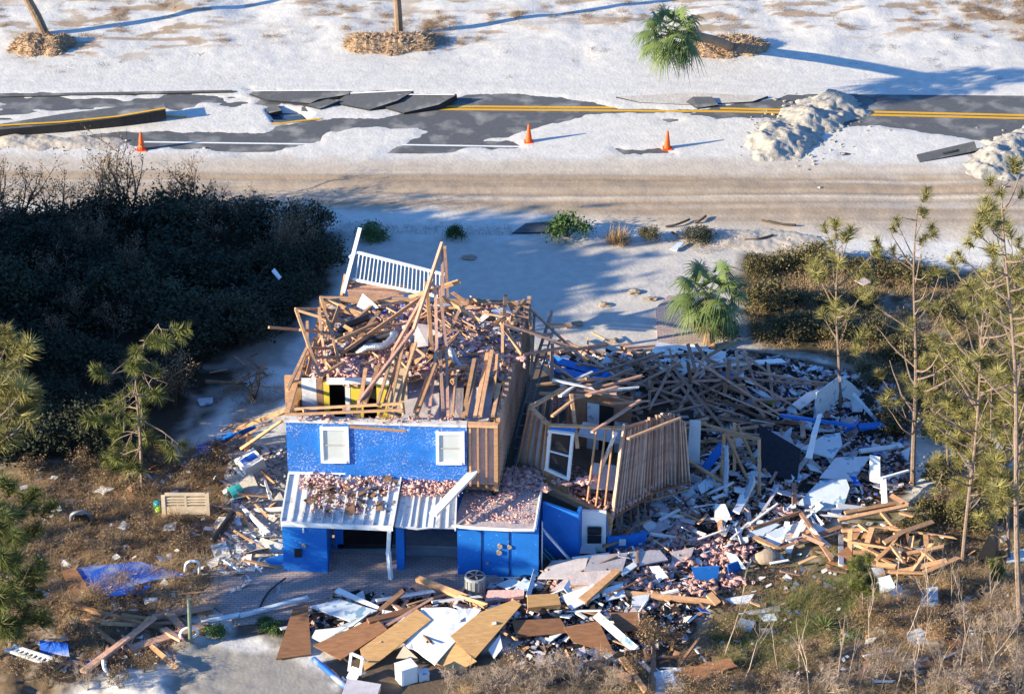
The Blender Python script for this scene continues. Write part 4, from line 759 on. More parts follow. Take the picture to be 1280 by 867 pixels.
for i, (q, m, l) in enumerate((([(672,722,.3),(690,700,.35),(735,697,.4),(728,722,.35)], 'drywall', 'grey drywall sheet at the foot of the blue shed'),
    ([(688,738,.35),(715,715,.5),(765,712,.5),(742,738,.35)], 'drydirty', 'dusty pink drywall sheet under the thick orange beam'),
    ([(730,712,.45),(740,694,.45),(785,690,.4),(778,712,.4)], 'drywall', 'grey drywall sheet in front of the white glazed door'),
    ([(640,738,.3),(655,722,.3),(672,730,.3),(652,742,.25)], 'panelblue', 'pale blue sheet beside the air conditioner'),
    ([(620,730,.25),(640,722,.3),(655,728,.25),(635,736,.2)], 'panelblue', 'rounded pale slab lying at the shed wall'),
    ([(700,745,.4),(742,728,.5),(750,745,.4),(715,760,.35)], 'panelwhite', 'white sheet below the dusty pink drywall'),
    ([(755,735,.4),(778,728,.4),(782,745,.3),(758,750,.3)], 'panelwhite', 'white sheet scrap right of the thick orange beam'),
    ([(790,745,.3),(812,742,.3),(808,756,.25),(790,757,.25)], 'panelwhite', 'white curled scrap below the long flat orange plank'),
    ([(812,708,.35),(824,706,.45),(835,721,.25),(823,725,.2)], 'white', 'bright white board end on the pink insulation heap'),
    ([(785,690,.35),(825,686,.4),(835,700,.3),(795,706,.3)], 'drywall', 'grey drywall piece behind the bright white board end'),
    ([(905,747,.15),(943,742,.15),(936,752,.1),(916,755,.1)], 'panelwhite', 'flat white sheet on the grass under the blue siding scraps'),
    ([(932,763,.12),(974,757,.12),(975,762,.1),(935,768,.1)], 'panelwhite', 'narrow white sheet on the lit grass edge'),
    ([(948,768,.1),(968,766,.1),(972,775,.1),(955,776,.1)], 'panelblue', 'small pale sheet in the shaded grass'),
    ([(925,772,.1),(945,776,.1),(938,790,.1),(920,782,.1)], 'panelblue', 'pale sheet leaning in the dark grass shade'),
    ([(948,785,.1),(968,784,.12),(970,792,.1),(952,793,.1)], 'cream', 'cream sheet scrap on the lit green grass'),
    ([(864,708,.75),(899,707,.75),(896,724,.1),(870,727,.1)], 'blue', 'larger blue siding scrap standing upright by the grass'),
    ([(909,705,.6),(922,700,.65),(927,712,.15),(910,717,.1)], 'blue', 'smaller blue siding scrap beside the larger one'),
    ([(838,690,.3),(868,683,.35),(862,700,.25),(842,704,.2)], 'drydirty', 'dusty board behind the larger blue siding scrap'),
    ([(1045,571,.6),(1088,570,.5),(1067,601,.3),(1024,597,.4)], 'panelblue', 'upper of two overlapping pale blotched roof sheets'),
    ([(1025,599,.5),(1058,599,.5),(1062,610,.4),(1051,643,.1),(995,631,.1)], 'panelblue', 'lower of two overlapping pale blotched roof sheets near the fallen trusses'),
    ([(1000,561,.5),(1030,543,.7),(1050,540,.75),(1053,556,.6),(1041,572,.5),(1020,567,.45)], 'panelblue', 'ragged pale roof sheet behind the overlapping pair'),
    ([(1087,568,1.1),(1100,571,1.1),(1100,604,.2),(1087,601,.2)], 'white', 'upright white door slab beside the pale roof sheets'),
    ([(985,657,.2),(1010,647,.3),(1034,661,.25),(996,678,.15)], 'panelwhite', 'white sheet framed by boards at the edge of the lawn'),
    ([(944,674,.15),(970,660,.25),(990,668,.2),(965,688,.1)], 'panelwhite', 'white boarded panel left of the framed white sheet'),
    ([(934,668,.25),(960,650,.35),(975,655,.3),(950,672,.2)], 'panelblue', 'pale blue sheet behind the white boarded panel'),
    ([(1005,517,.3),(1024,492,1.5),(1043,470,1.5),(1048,496,.5),(1038,522,.3)], 'panelblue', 'left flap of the tent shaped tarp hung on a burnt trunk'),
    ([(1050,470,1.5),(1064,478,1.1),(1078,492,.5),(1068,502,.2),(1054,496,.6)], 'panelblue', 'right flap of the tent shaped tarp hung on a burnt trunk'),
    ([(990,505,.5),(1010,490,.7),(1022,486,.7),(1020,497,.5),(1000,512,.3)], 'panelwhite', 'white bent sheet left of the tent shaped tarp'),
    ([(1064,500,.3),(1080,498,.35),(1078,514,.2),(1066,514,.2)], 'panelwhite', 'small round white scrap right of the tent shaped tarp'),
    ([(810,447,.3),(822,428,.4),(908,438,.4),(905,458,.35),(850,462,.4),(826,460,.4)], 'panelwhite', 'long white ground sheet behind the timber heap near the yard palm'),
    ([(948,530,1.0),(1001,560,.8),(996,601,.2),(953,592,.3)], 'shingle', 'black shingled piece of roof lying in the shade'),
    ([(862,525,1.9),(876,526,1.9),(874,580,.35),(859,577,.35)], 'white', 'tall upright white slab against the stud wall'),
    ([(848,587,.5),(902,605,.45),(901,614,.15),(845,597,.2)], 'drywall', 'grey slab lying right of the stud wall foot'),
    ([(876,583,.4),(900,552,1.2),(906,560,1.1),(884,590,.3)], 'blue', 'dark blue sheet leaning behind the hanging duct'),
    ([(1034,702,.2),(1063,679,.45),(1067,713,.1)], 'plydark', 'brown triangular sheet at the left of the fallen trusses'),
    ([(1080,665,.35),(1110,668,.35),(1102,681,.2),(1075,677,.2)], 'osb', 'tan board framed inside the fallen trusses'),
    ([(1220,700,.1),(1236,668,1.2),(1246,680,.9),(1242,704,.1)], 'black', 'stranded black screen with a pale edge between the right pine trunks'),
    ([(1098,724,.2),(1112,716,.5),(1121,737,.15),(1100,740,.1)], 'panelblue', 'blue white scrap below the fallen trusses'),
    ([(1151,735,.3),(1172,733,.3),(1173,757,.1),(1151,757,.1)], 'panelblue', 'crumpled blue white sheet among grey twigs'),
    ([(1134,788,.3),(1150,785,.3),(1175,804,.1),(1135,805,.1)], 'panelwhite', 'white sheet beside the tan board in the twig brush'),
    ([(1144,775,.3),(1183,773,.3),(1181,798,.15),(1160,800,.15)], 'osb', 'tan orange board flat in the twig brush'),
    ([(1186,800,.4),(1206,796,.4),(1210,806,.2),(1190,812,.2)], 'plydark', 'rusty board propped on a black edge in the twig brush'),
    ([(1260,690,.2),(1285,684,.2),(1285,700,.1),(1258,703,.1)], 'panelblue', 'pale blue scrap at the base of the big right pine'),
    ([(1130,825,.2),(1160,820,.2),(1165,832,.1),(1135,836,.1)], 'panelblue', 'blue grey scrap near the lower right corner of the brush'),
    ([(1170,580,.4),(1200,590,.4),(1195,600,.2),(1168,592,.2)], 'panelwhite', 'white beam scrap between the right hand pines'),
    ([(95,710,.12),(175,700,.15),(236,717,.12),(192,728,.06),(118,744,.03)], 'bluedirt', 'large dusty blue roof sheet lying in the brush'),
    ([(77,713,.15),(94,709,.18),(115,741,.06),(88,743,.04)], 'plydark', 'brown planked panel on the left end of the blue roof sheet'),
    ([(133,744,.2),(152,735,.3),(190,730,.3),(176,742,.2)], 'bluedirt', 'torn blue strip in front of the blue roof sheet'),
    ([(50,800,.35),(84,803,.35),(87,820,.15),(50,816,.15)], 'bluedirt', 'blue sheet with a shadow band above the white ladder'),
    ([(107,826,.2),(118,822,.25),(117,832,.15),(108,834,.1)], 'bluedirt', 'small crumpled blue bag right of the white ladder'),
    ([(388,757,.5),(425,749,.5),(472,762,.4),(438,776,.35)], 'panelblue', 'pale metal sheet behind the brown plywood'),
    ([(390,797,.2),(394,785,.4),(440,779,.5),(464,766,.45),(402,803,.2)], 'panelblue', 'white blue sheet under the left brown plywood'),
    ([(478,762,.4),(510,766,.4),(500,778,.3),(476,776,.3)], 'panelwhite', 'white scrap between the two brown plywood sheets'),
    ([(610,812,.2),(625,792,.5),(628,810,.2),(618,822,.1)], 'panelwhite', 'crumpled white scrap right of the brightest plywood sheet'),
    ([(330,700,.5),(358,692,.6),(358,706,.25),(338,704,.25)], 'blue', 'rounded blue panel leaning on the porch wall corner'),
    ([(206,655,.2),(221,651,.25),(219,663,.1),(203,663,.1)], 'panelwhite', 'pale slab in front of the slatted headboard'),
    ([(263,682,.15),(282,676,.2),(286,690,.1),(268,696,.1)], 'panelwhite', 'pale slab edge left of the walkway'),
    ([(270,695,.12),(288,690,.15),(288,698,.1),(274,701,.1)], 'panelblue', 'second pale slab left of the walkway'),
    ([(286,628,.15),(302,620,.2),(303,630,.12),(290,637,.1)], 'bluedirt', 'blue mat in front of the teal barrel'),
    ([(246,557,.2),(262,552,.25),(262,566,.12),(246,568,.1)], 'bluedirt', 'blue scrap left of the brown broken eave'),
    ([(246,498,.1),(266,496,.15),(266,504,.1),(250,506,.1)], 'panelblue', 'light blue scrap on the sandy patch left of the house'),
    ([(305,478,.1),(318,470,.15),(320,474,.12),(308,482,.1)], 'panelwhite', 'small white scrap in the thicket edge left of the house'),
    ([(340,338,1.8),(343,335,1.8),(352,346,1.6),(349,349,1.6)], 'panelwhite', 'thin pale stick caught in the dark thicket'),
    ([(837,311,.12),(848,302,.2),(856,302,.18),(846,313,.1)], 'panelblue', 'small grey road sign plate lying on the sandy yard'),
    ([(1068,350,.4),(1080,346,.45),(1090,352,.4),(1080,357,.3)], 'drydirty', 'dusty pinkish board lying on the right thicket'))):
    sheet_px(q, m, l, th=.05)
# more broken sheets through the wreckage
for k in range(78):
    x, y = ((rnd.gauss(1000, 55), rnd.gauss(570, 50)) if k < 34 else (rnd.gauss(860, 70), rnd.gauss(640, 40)) if k < 52 else (rnd.gauss(700, 110), rnd.gauss(755, 18)) if k < 66 else (rnd.gauss(900, 60), rnd.gauss(470, 18)))
    if x < 690 and y < 735: continue
    if 680 < x < 870 and 500 < y < 650: continue
    p = GH(x, y, rnd.uniform(.12, .4)); a = rnd.uniform(0, 6.28); L = rnd.uniform(.25, .65); W_ = L*rnd.uniform(.3, .8); tx, ty = rnd.gauss(0, .35), rnd.gauss(0, .35); m = rnd.choice(('panelwhite', 'panelblue', 'panelblue', 'drywall', 'drywall', 'panelwhite', 'bluedirt' if k % 3 == 0 else 'drydirty')); R_ = Euler((tx, ty, a)).to_matrix()
    nv = rnd.choice((4, 4, 5)); pts = [Vector(p)+R_ @ Vector((L*math.cos(q), W_*math.sin(q), 0))*rnd.uniform(.7, 1.25) for q in (sorted(rnd.uniform(0, 1)*.5+i*6.28/nv for i in range(nv)))]
    mb = MB(); mb.plate(pts, .03); build(mb, 'broken_sheet', M[m], None, f"{'small' if L < .4 else 'larger'} torn {CN[m]} sheet {where(p)}", 'sheet', 'torn sheets in the wreckage')
for k in range(26):
    u = rnd.uniform(.08, .94); v = rnd.uniform(.36, .95); p = Hs(u, v, 5.16+rnd.uniform(0, .22)); L = rnd.uniform(.22, .55); a = rnd.uniform(0, 6.28); R_ = Euler((rnd.gauss(0, .35), rnd.gauss(0, .35), a)).to_matrix(); m = rnd.choice(('drywall', 'drywall', 'panelwhite', 'drydirty', 'osb'))
    pts = [p+R_ @ Vector((L*math.cos(q), L*.6*math.sin(q), 0))*rnd.uniform(.7, 1.25) for q in (sorted(rnd.uniform(0, 1)*.5+i*6.28/4 for i in range(4)))]; mb = MB(); mb.plate(pts, .03)
    build(mb, 'broken_sheet', M[m], None, f"{'small' if L < .38 else 'larger'} torn {CN[m]} sheet at the {'left' if u < .33 else 'middle' if u < .66 else 'right'} {'front' if v < .55 else 'centre' if v < .78 else 'rear'} of the attic", 'sheet', 'torn sheets in the wreckage')
for q, l in (((755,382), 'brown scrap of litter on the sandy yard below the lit sand wedge'), ((722,405), 'pale reddish scrap on the lit tip of the sandy yard'), ((767,427), 'dark brown scrap near the driveway edge above the timber heap'), ((793,366), 'brown scrap at the bend of the yard shadow'), ((814,374), 'dark twiggy scrap just left of the paved driveway'), ((587,323), 'flat dark stone on the shaded sandy yard')):
    p = GH(*q); mb = MB(); mb.lump(p+[0, 0, .04], (.28, .17, .09), .5); thing(mb, 'litter_scrap', 'stone', l, 'scrap')
p = GH(960,703); mb = MB(); mb.lump(p+[0, 0, .25], (.46, .36, .27), .3); thing(mb, 'boulder', 'stone', 'rounded brown boulder casting a shadow on the lawn', 'boulder', smooth=True)
# the ribs seen on the paler sheets
# --- ducts, pipes, hoops and furniture
def tubepx(pts, r, name, m, label, cat, n=8, ring=0.0, house_v=None, group=None):
    P = [Vector(D(x, y, vy(z))) if house_v else Vector(GH(x, y, z)) for x, y, z in pts]
    Q = []
    for i in range(len(P)-1):
        p0, p1, p2, p3 = P[max(i-1, 0)], P[i], P[i+1], P[min(i+2, len(P)-1)]
        for k in range(6):
            t = k/6; Q.append(.5*((2*p1)+(p2-p0)*t+(2*p0-5*p1+4*p2-p3)*t*t+(3*p1-p0-3*p2+p3)*t**3))
    Q.append(P[-1]); mb = MB(); mb.tube(Q, [r*(1+ring*(i % 2)) for i in range(len(Q))], n); return build(mb, name, M[m], None, label, cat, group, smooth=True)
tubepx([(447,443,.5),(460,434,.5),(480,432,.5),(493,419,.55),(489,418,.56)], .13, 'flexible_duct', 'silver', 'shiny silver duct winding over the attic insulation', 'duct', 10, .08, 1)
tubepx([(428,446,.52),(445,435,.55),(470,424,.57),(492,416,.57)], .14, 'flexible_duct', 'black', 'black flexible duct behind the silver one in the attic', 'duct', 10, .08, 1)
tubepx([(425,415,.7),(432,407,.72),(445,402,.75),(460,396,.78)], .13, 'flexible_duct', 'black', 'black duct at the left rear of the attic', 'duct', 10, .08, 1)
tubepx([(563,437,.5),(568,450,.45),(575,460,.42)], .12, 'flexible_duct', 'silver', 'short black and silver duct end right of the roof peak', 'duct', 10, .1, 1)
tubepx([(735,487,2.6),(752,492,2.5),(770,498,2.4),(786,502,2.3)], .13, 'flexible_duct', 'black', 'black duct draped over the back wall of the tilted room', 'duct', 10, .08)
tubepx([(834,517,2.4),(846,524,2.2),(854,536,1.7)], .13, 'flexible_duct', 'black', 'black duct bent over the corner of the tilted room stud wall', 'duct', 10, .1)
tubepx([(907,557,1.5),(908,580,1.0),(907,600,.6),(908,622,.1)], .09, 'flexible_duct', 'silver', 'coiled silver duct hanging inside the fallen timber frame', 'duct', 8, .35)
tubepx([(938,596,.7),(940,604,.6),(932,622,.3),(925,640,.15)], .13, 'flexible_duct', 'silver', 'crumpled silver duct end right of the fallen timber frame', 'duct', 8, .2)
tubepx([(392,823,.2),(412,840,.2),(434,860,.1)], .10, 'pipe', 'bluedirt', 'long straight blue pipe on sandy ground left of the toppled chair', 'pipe')
tubepx([(129,825,.4),(131,835,.3),(137,843,.1)], .07, 'pipe', 'white', 'short bent white pipe in the lower left brush', 'pipe')
tubepx([(265,676,.2),(278,660,.25),(291,642,.3)], .14, 'rubber_boot_rail', 'black', 'long black bumper strip left of the walkway', 'strip')
tubepx([(231,716,.0),(233,704,.65),(240,701,.75),(248,703,.65),(249,717,.0)], .05, 'hoop_rail', 'white', 'white arched pool handrail beside the blue roof sheet', 'handrail')
tubepx([(229,800,.1),(225,792,.35),(232,785,.5),(242,785,.5),(247,791,.3),(240,797,.1)], .05, 'hoop_rail', 'white', 'toppled white pool handrail around the green post', 'handrail')
p = GH(238,803); q = GH(235,747,0); mb = MB(); mb.tube([p, D(236,748,p[1]+.1)], .07, 8); thing(mb, 'post', 'post', 'leaning grey green post standing at the front sand patch', 'post')
lad = empty('white_ladder', GH(45,822), 'white ladder lying in the lower left brush', 'ladder')
a0, a1, b0, b1 = GH(17,807,.25), GH(88,830,.3), GH(6,811,.2), GH(82,838,.2)
for a, c in ((a0, a1), (b0, b1)): mb = MB(); mb.beam(a, c, .09, .09); build(mb, 'rail', M['panelwhite'], lad)
for k in range(13): mb = MB(); mb.beam(lerp2(a0, a1, (k+.5)/13), lerp2(b0, b1, (k+.5)/13), .07, .05); build(mb, 'rung', M['panelwhite'], lad)
hbd = empty('slatted_headboard', GH(232,645), 'cream slatted headboard standing in dry brush', 'headboard'); yb = GH(232,646)[1]
def hbp(x0, y0, x1, y1, name, th=.06):
    a = D(x0, y1, yb); c = D(x1, y0, yb); mb = MB(); mb.box((a[0], yb-th/2, a[2]), (c[0], yb+th/2, c[2])); build(mb, name, M['cream'], hbd)
hbp(203,619,206,645,'post',.09); hbp(258,616,261,643,'post',.09); hbp(206,616,258,619,'top_rail',.08); hbp(206,632.5,258,642,'panel')
for y in (621.5, 625, 628.6): hbp(206, y, 258, y+1.7, 'slat', .04)
hbp(231,619,233,632,'upright',.05)
for px, py, m, l in ((197.5,631,'teal','teal ball left of the slatted headboard'), (199,639,'lime','lime green ball left of the slatted headboard')):
    p = GH(px, py+4, .0); mb = MB(); mb.lump(p+[0, 0, .16], (.17, .17, .17), .03); thing(mb, 'ball', m, l, 'ball', smooth=True)
br = empty('teal_barrel', GH(294,621), 'teal barrel on its side with a dark open end', 'barrel'); p = GH(288,619,.28); q = GH(302,612,.28)
mb = MB(); mb.tube([p, lerp2(p, q, .5), q], [.27, .29, .26], 14); build(mb, 'drum', M['teal'], br); mb = MB(); mb.tube([p-(q-p)*.02, p-(q-p)*.04], .21, 14); build(mb, 'opening', M['black'], br)  # black disc paints the shade inside the open end
# toppled white dresser
ds = empty('white_dresser', GH(314,590), 'toppled white dresser with a blue glass front', 'dresser'); c = GH(313,580,.35); u = np.array([.75, .5, .25]); u /= np.linalg.norm(u); v = np.array([-.5, .8, .1]); v -= u*u.dot(v); v /= np.linalg.norm(v); n = np.cross(u, v)
def obox(mb, c, u, v, n, a, b, h):
    return mb.hexa([c+u*i*a+v*j*b+n*k*h for k in (-1, 1) for i, j in ((-1, -1), (1, -1), (1, 1), (-1, 1))])
mb = MB(); obox(mb, c, u, v, n, .42, .38, .28); build(mb, 'body', M['white'], ds); mb = MB(); obox(mb, c+n*.285, u, v, n, .30, .16, .01); build(mb, 'glass_front', M['bluedirt'], ds); mb = MB(); obox(mb, c-u*.5-n*.15, u, v, n, .05, .42, .12); build(mb, 'drawer', M['white'], ds)
# white cabinet box and little box
def pbox(px, py, a, b, h, rot, name, m, label, cat, tilt=0):
    p = GH(px, py); R = Euler((tilt, tilt*.5, rot)).to_matrix(); u, v, n = [np.array(R @ Vector(x)) for x in ((1, 0, 0), (0, 1, 0), (0, 0, 1))]
    e = empty(name, p, label, cat); mb = MB(); obox(mb, p+n*h/2, u, v, n, a/2, b/2, h/2); build(mb, 'body', M[m], e)
    mb = MB(); obox(mb, p+n*(h+.012), u, v, n, a/2+.015, b/2+.015, .015); build(mb, 'lid', M[m], e)
    mb = MB(); obox(mb, p+n*h*.5-v*(b/2+.006), u, v, n, a/2-.05, .006, h/2-.06); build(mb, 'front_panel', M[m], e); return e
pbox(508,850,.58,.5,.62,.5,'white_cabinet','white','white cabinet box standing in front of the plywood sheets','cabinet')
pbox(529,848,.34,.3,.28,.3,'small_box','panelblue','small pale blue box right of the white cabinet','box')
pbox(452,868,1.1,.7,.25,-.2,'grey_block','drywall','grey pink block at the front edge below the toppled chair','block',.1)
pbox(964,507,.3,.2,.16,.2,'lime_crate','lime','small lime green crate in the timber heap','crate')
pbox(916,565,.5,.4,.5,.4,'white_carton','drywall','dim pale carton behind the hanging duct','carton',.3)
ch = empty('toppled_chair', GH(440,835), 'toppled white plastic chair in front of the brown plywood', 'chair')
a = GH(436,838,.5); b_ = GH(439,816,.75); c = GH(453,822,.75); d_ = GH(450,842,.45)
for p, q in ((a, b_), (b_, c), (c, d_)): mb = MB(); mb.beam(p, q, .09, .06); build(mb, 'back_frame', M['white'], ch)
mb = MB(); mb.plate([GH(440,832,.4), GH(452,836,.42), GH(442,856,.1), GH(431,850,.1)], .06); build(mb, 'seat', M['white'], ch)
for p, q in (((453,822,.75),(458,826,.2)),((450,842,.45),(456,840,.1)),((431,850,.1),(428,846,.05))): mb = MB(); mb.beam(GH(*p), GH(*q), .06, .06); build(mb, 'leg', M['white'], ch)
# round thing half buried at left, dark arc seat
tubepx([(89,650,.1),(90,643,.45),(98,640,.55),(110,641,.5),(114,649,.1)], .07, 'bent_tube', 'grey', 'curved grey tube arching out of the dark brush', 'tube')
mb = MB(); mb.plate([GH(92,650,.1), GH(94,643,.42), GH(110,643,.4), GH(112,650,.1)], .05); thing(mb, 'dark_panel', 'black', 'dark panel under the curved grey tube in the brush', 'panel')
p = GH(706, 672, .3); mb = MB(); mb.lump(p+[0,0,.3], (.22, .16, .3), .1); thing(mb, 'round_tub', 'leafgreen', 'dull green round tub behind the leaning white board', 'tub', smooth=True)
for k, (a, c) in enumerate((((680,685,.5),(694,700,.1)), ((679,690,.4),(690,702,.1)))): tubepx([(a), (c)], .03, 'teal_tube', 'teal', f"thin teal tube beside the blue shed, {'upper' if k == 0 else 'lower'} one of two", 'tube')
# water heater-like jagged metal pieces on the sandy right
# --- traffic cones
def cone(px, py, label):
    p = G(px, py); e = empty('traffic_cone', p, label, 'traffic cone', 'orange cones along the road')
    mb = MB(); mb.box(p+[-.2, -.2, .0], p+[.2, .2, .05]); build(mb, 'base', M['orange'], e)
    mb = MB(); mb.lathe(p, [(.165, .05), (.15, .08), (.045, .86), (.035, .87)], 16); build(mb, 'cone', M['orange'], e, smooth=True)
cone(177, 187.5, 'orange traffic cone beside the broken left end of the road'); cone(661, 178, 'orange traffic cone on the sand edge under the double yellow lines'); cone(834, 186, 'orange traffic cone on the drifted sand left of the sand heap')
# torn insulation batts
BAT = [(430,448,.45,'left front'),(460,455,.4,'left front'),(450,418,.6,'left middle'),(495,400,.75,'centre'),(510,385,.85,'rear centre'),(520,395,.8,'centre'),(485,392,.85,'rear left'),(475,445,.5,'left middle'),(560,408,.7,'centre right'),(575,395,.8,'rear right'),(600,385,.9,'rear right'),(605,430,.55,'right middle'),(590,420,.6,'right middle'),(640,420,.6,'right edge'),(645,440,.5,'right edge'),(530,450,.4,'centre front'),(440,470,.32,'left front'),(612,455,.4,'right front')]
for k, (px, py, v, w_) in enumerate(BAT):
    p = D(px, py, vy(v)); p[2] = 5.15; mb = MB()
    for q in range(10): mb.lump(p+np.array([rnd.gauss(0, .22), rnd.gauss(0, .2), rnd.uniform(0, .12)]), (rnd.uniform(.06, .2), rnd.uniform(.06, .15), rnd.uniform(.04, .10)), .9)
    build(mb, 'insulation_batt', M['insul'], None, f"torn clump of pink insulation at the {w_} of the attic", 'insulation', 'torn insulation clumps')
for k, (px, py) in enumerate(((700,505),(712,500),(860,655),(835,670),(880,690),(815,695),(905,695),(850,712),(790,720),(925,722),(870,730),(640,612),(660,608),(690,600),(735,600),(870,480),(890,470),(800,515),(640,750),(700,725),(930,690),(860,745),(980,640))):
    zz = 2.25 if py < 613 and px < 670 else (2.3 if px < 745 and py < 605 else .12); p = GH(px, py, zz) if zz < 1 else G(px, py, zz); mb = MB()
    for q in range(10): mb.lump(p+np.array([rnd.gauss(0, .24), rnd.gauss(0, .2), rnd.uniform(0, .08)]), (rnd.uniform(.05, .18), rnd.uniform(.05, .14), rnd.uniform(.04, .09)), .9)
    build(mb, 'insulation_batt', M['insul'], None, f"torn clump of pink insulation {where(p)}", 'insulation', 'torn insulation clumps')
# --- insulation and litter too fine to count
def scatter(name, polys, n, size, m, flat=.5, lift=.0, zfun=None, label=None, dens=None):
    V = []; Fq = []; c = 0; area = [abs(np.sum(q[:, 0]*np.roll(q[:, 1], -1)-q[:, 1]*np.roll(q[:, 0], -1)))/2 for q in map(wpoly, polys)]; tot = sum(area); mi = 0
    for pp, ar in zip(polys, area):
        q = wpoly(pp); lo, hi = q.min(0), q.max(0); k = int(n*ar/tot*2.5)+4
        xy = nr.uniform(lo, hi, (k, 2)); xy = xy[sdist(q, xy[:, 0], xy[:, 1]) < (nr.random(k)-.7)*.5]
        if dens: xy = xy[fbm(xy[:, 0]*dens+3, xy[:, 1]*dens, 3) > .5]
        xy = xy[:int(n*ar/tot)+1]; z = H(xy[:, 0], xy[:, 1]) if zfun is None else zfun(xy)
        k = len(xy); s = size*np.exp(nr.normal(0, .5, k)); ang = nr.uniform(0, 6.28, k); asp = nr.uniform(.35, 1, k); t = nr.normal(0, .35, (k, 2))
        ex = np.stack([np.cos(ang), np.sin(ang), t[:, 0]], 1)*s[:, None]; ey = np.stack([-np.sin(ang), np.cos(ang), t[:, 1]], 1)*(s*asp)[:, None]; ez = np.array([0, 0, 1])*(s*flat)[:, None]*nr.uniform(.3, 1, (k, 1))
        b0 = np.stack([xy[:, 0], xy[:, 1], z+lift+nr.uniform(-.02, .12, k)], 1)
        j = lambda: 1+nr.normal(0, .25, (k, 1))
        pts = np.stack([b0-ex*j()-ey*j(), b0+ex*j()-ey*j(), b0+ex*j()+ey*j(), b0-ex*j()+ey*j(), b0+ez*j()], 1)
        if m == 'insul':
            hz = (s*flat)[:, None]*nr.uniform(.3, .8, (k, 1))*np.array([0, 0, 1]); pts = np.stack([b0-ex*j(), b0-ey*j()+ez*.2, b0+ex*j(), b0+ey*j()+ez*.2, b0+hz+ez*.3, b0-hz*.5], 1)
            base = (np.arange(k)*6)[:, None, None]+c; f = np.array([[0, 1, 4], [1, 2, 4], [2, 3, 4], [3, 0, 4], [1, 0, 5], [2, 1, 5], [3, 2, 5], [0, 3, 5]])[None]+base
            V.append(pts.reshape(-1, 3)); Fq.append(f.reshape(-1, 3)); c += k*6; continue
        base = (np.arange(k)*5)[:, None, None]+c; f = np.array([[0, 1, 4], [1, 2, 4], [2, 3, 4], [3, 0, 4]])[None]+base
        V.append(pts.reshape(-1, 3)); Fq.append(f.reshape(-1, 3)); c += k*5
    return build_np(name, np.concatenate(V), np.concatenate(Fq), M[m], kind='stuff', label=label, smooth=(m == 'insul'))
WRECK = [(660,450),(900,445),(1120,480),(1140,610),(1040,650),(900,720),(840,770),(720,790),(660,760),(700,700),(800,690),(860,600),(870,540),(830,515),(700,480)]
FRONT = [(380,790),(400,750),(560,742),(700,720),(830,690),(900,720),(850,790),(740,830),(640,800)]
SIDE = [(290,570),(357,560),(357,690),(292,745),(270,690)]
LEFT = [(0,600),(230,560),(330,560),(300,700),(260,790),(200,840),(0,830)]
RIGHT = [(900,730),(1050,660),(1280,640),(1280,867),(820,867),(850,800)]
scatter('insulation_scraps', [[(770,690),(850,670),(930,680),(920,740),(840,750),(770,745)]], 5200, .06, 'insul', .9)
scatter('insulation_scraps', [WRECK], 4200, .055, 'insul', .8)
scatter('insulation_scraps', [FRONT, SIDE], 2400, .05, 'insul', .8)
scatter('white_litter', [WRECK, FRONT], 2200, .07, 'panelwhite', .15)
scatter('concrete_rubble', [SIDE], 260, .13, 'concrete', .3); scatter('concrete_rubble', [SIDE], 900, .06, 'concrete', .5)
scatter('white_litter', [SIDE], 900, .08, 'panelwhite', .3); scatter('tan_litter', [SIDE], 1300, .055, 'cream', .4)
scatter('white_litter', [LEFT, RIGHT], 700, .07, 'panelwhite', .2)
GAP = [(765,628),(850,608),(880,625),(870,665),(800,700),(760,690)]
for m_, n_, z_ in (('insul', 900, .055), ('drywall', 600, .08), ('brown', 500, .07), ('panelblue', 160, .10)): scatter({'insul': 'insulation_scraps', 'drywall': 'grey_litter', 'brown': 'brown_litter', 'panelblue': 'pale_blue_litter'}[m_], [GAP], n_, z_, m_, .5)
FRONT2 = [(390,770),(420,745),(600,742),(700,735),(830,715),(900,735),(860,800),(760,845),(640,830),(640,790),(560,755)]
for n_, m_, k_, z_ in (('white_litter', 'panelwhite', 500, .07), ('brown_litter', 'brown', 900, .06), ('brown_litter', 'wood', 500, .06), ('gap_shade_litter', 'dark', 900, .09), ('grey_litter', 'drywall', 500, .08)): scatter(n_, [FRONT2], k_, z_, m_, .3)  # near-black scraps paint shade into gaps between the debris
scatter('blue_litter', [WRECK, FRONT, SIDE], 380, .07, 'bluedirt', .2)
scatter('grey_litter', [WRECK, FRONT], 4500, .07, 'drywall', .25)
scatter('pale_blue_litter', [WRECK], 900, .09, 'panelblue', .2)
scatter('brown_litter', [WRECK, FRONT], 4500, .06, 'brown', .3); scatter('gap_shade_litter', [WRECK, FRONT], 4200, .10, 'dark', .4)  # the near-black pieces stand for shaded gaps in the wreckage
scatter('brown_litter', [LEFT, RIGHT], 2500, .045, 'brown', .4)
def zroof(xy):
    return np.full(len(xy), 5.1)
def hpoly(u0, v0, u1, v1):
    return [Hs(u0, v0, 0), Hs(u1, v0, 0), Hs(u1, v1, 0), Hs(u0, v1, 0)]
_w = wpoly
def wpoly(pp): return np.array([p[:2] for p in pp]) if isinstance(pp[0], Vector) else _w(pp)
scatter('attic_insulation', [hpoly(.06, .34, .40, .56)], 1300, .06, 'insul', 1.1, 0, zroof); scatter('attic_insulation', [hpoly(.28, .55, .55, .97)], 1400, .06, 'insul', 1.1, 0, zroof)
scatter('attic_insulation', [hpoly(.05, .36, .97, .97)], 1300, .05, 'insul', 1., 0, zroof); scatter('attic_insulation', [hpoly(.62, .40, .97, .75)], 900, .06, 'insul', 1.1, -.1, zroof)
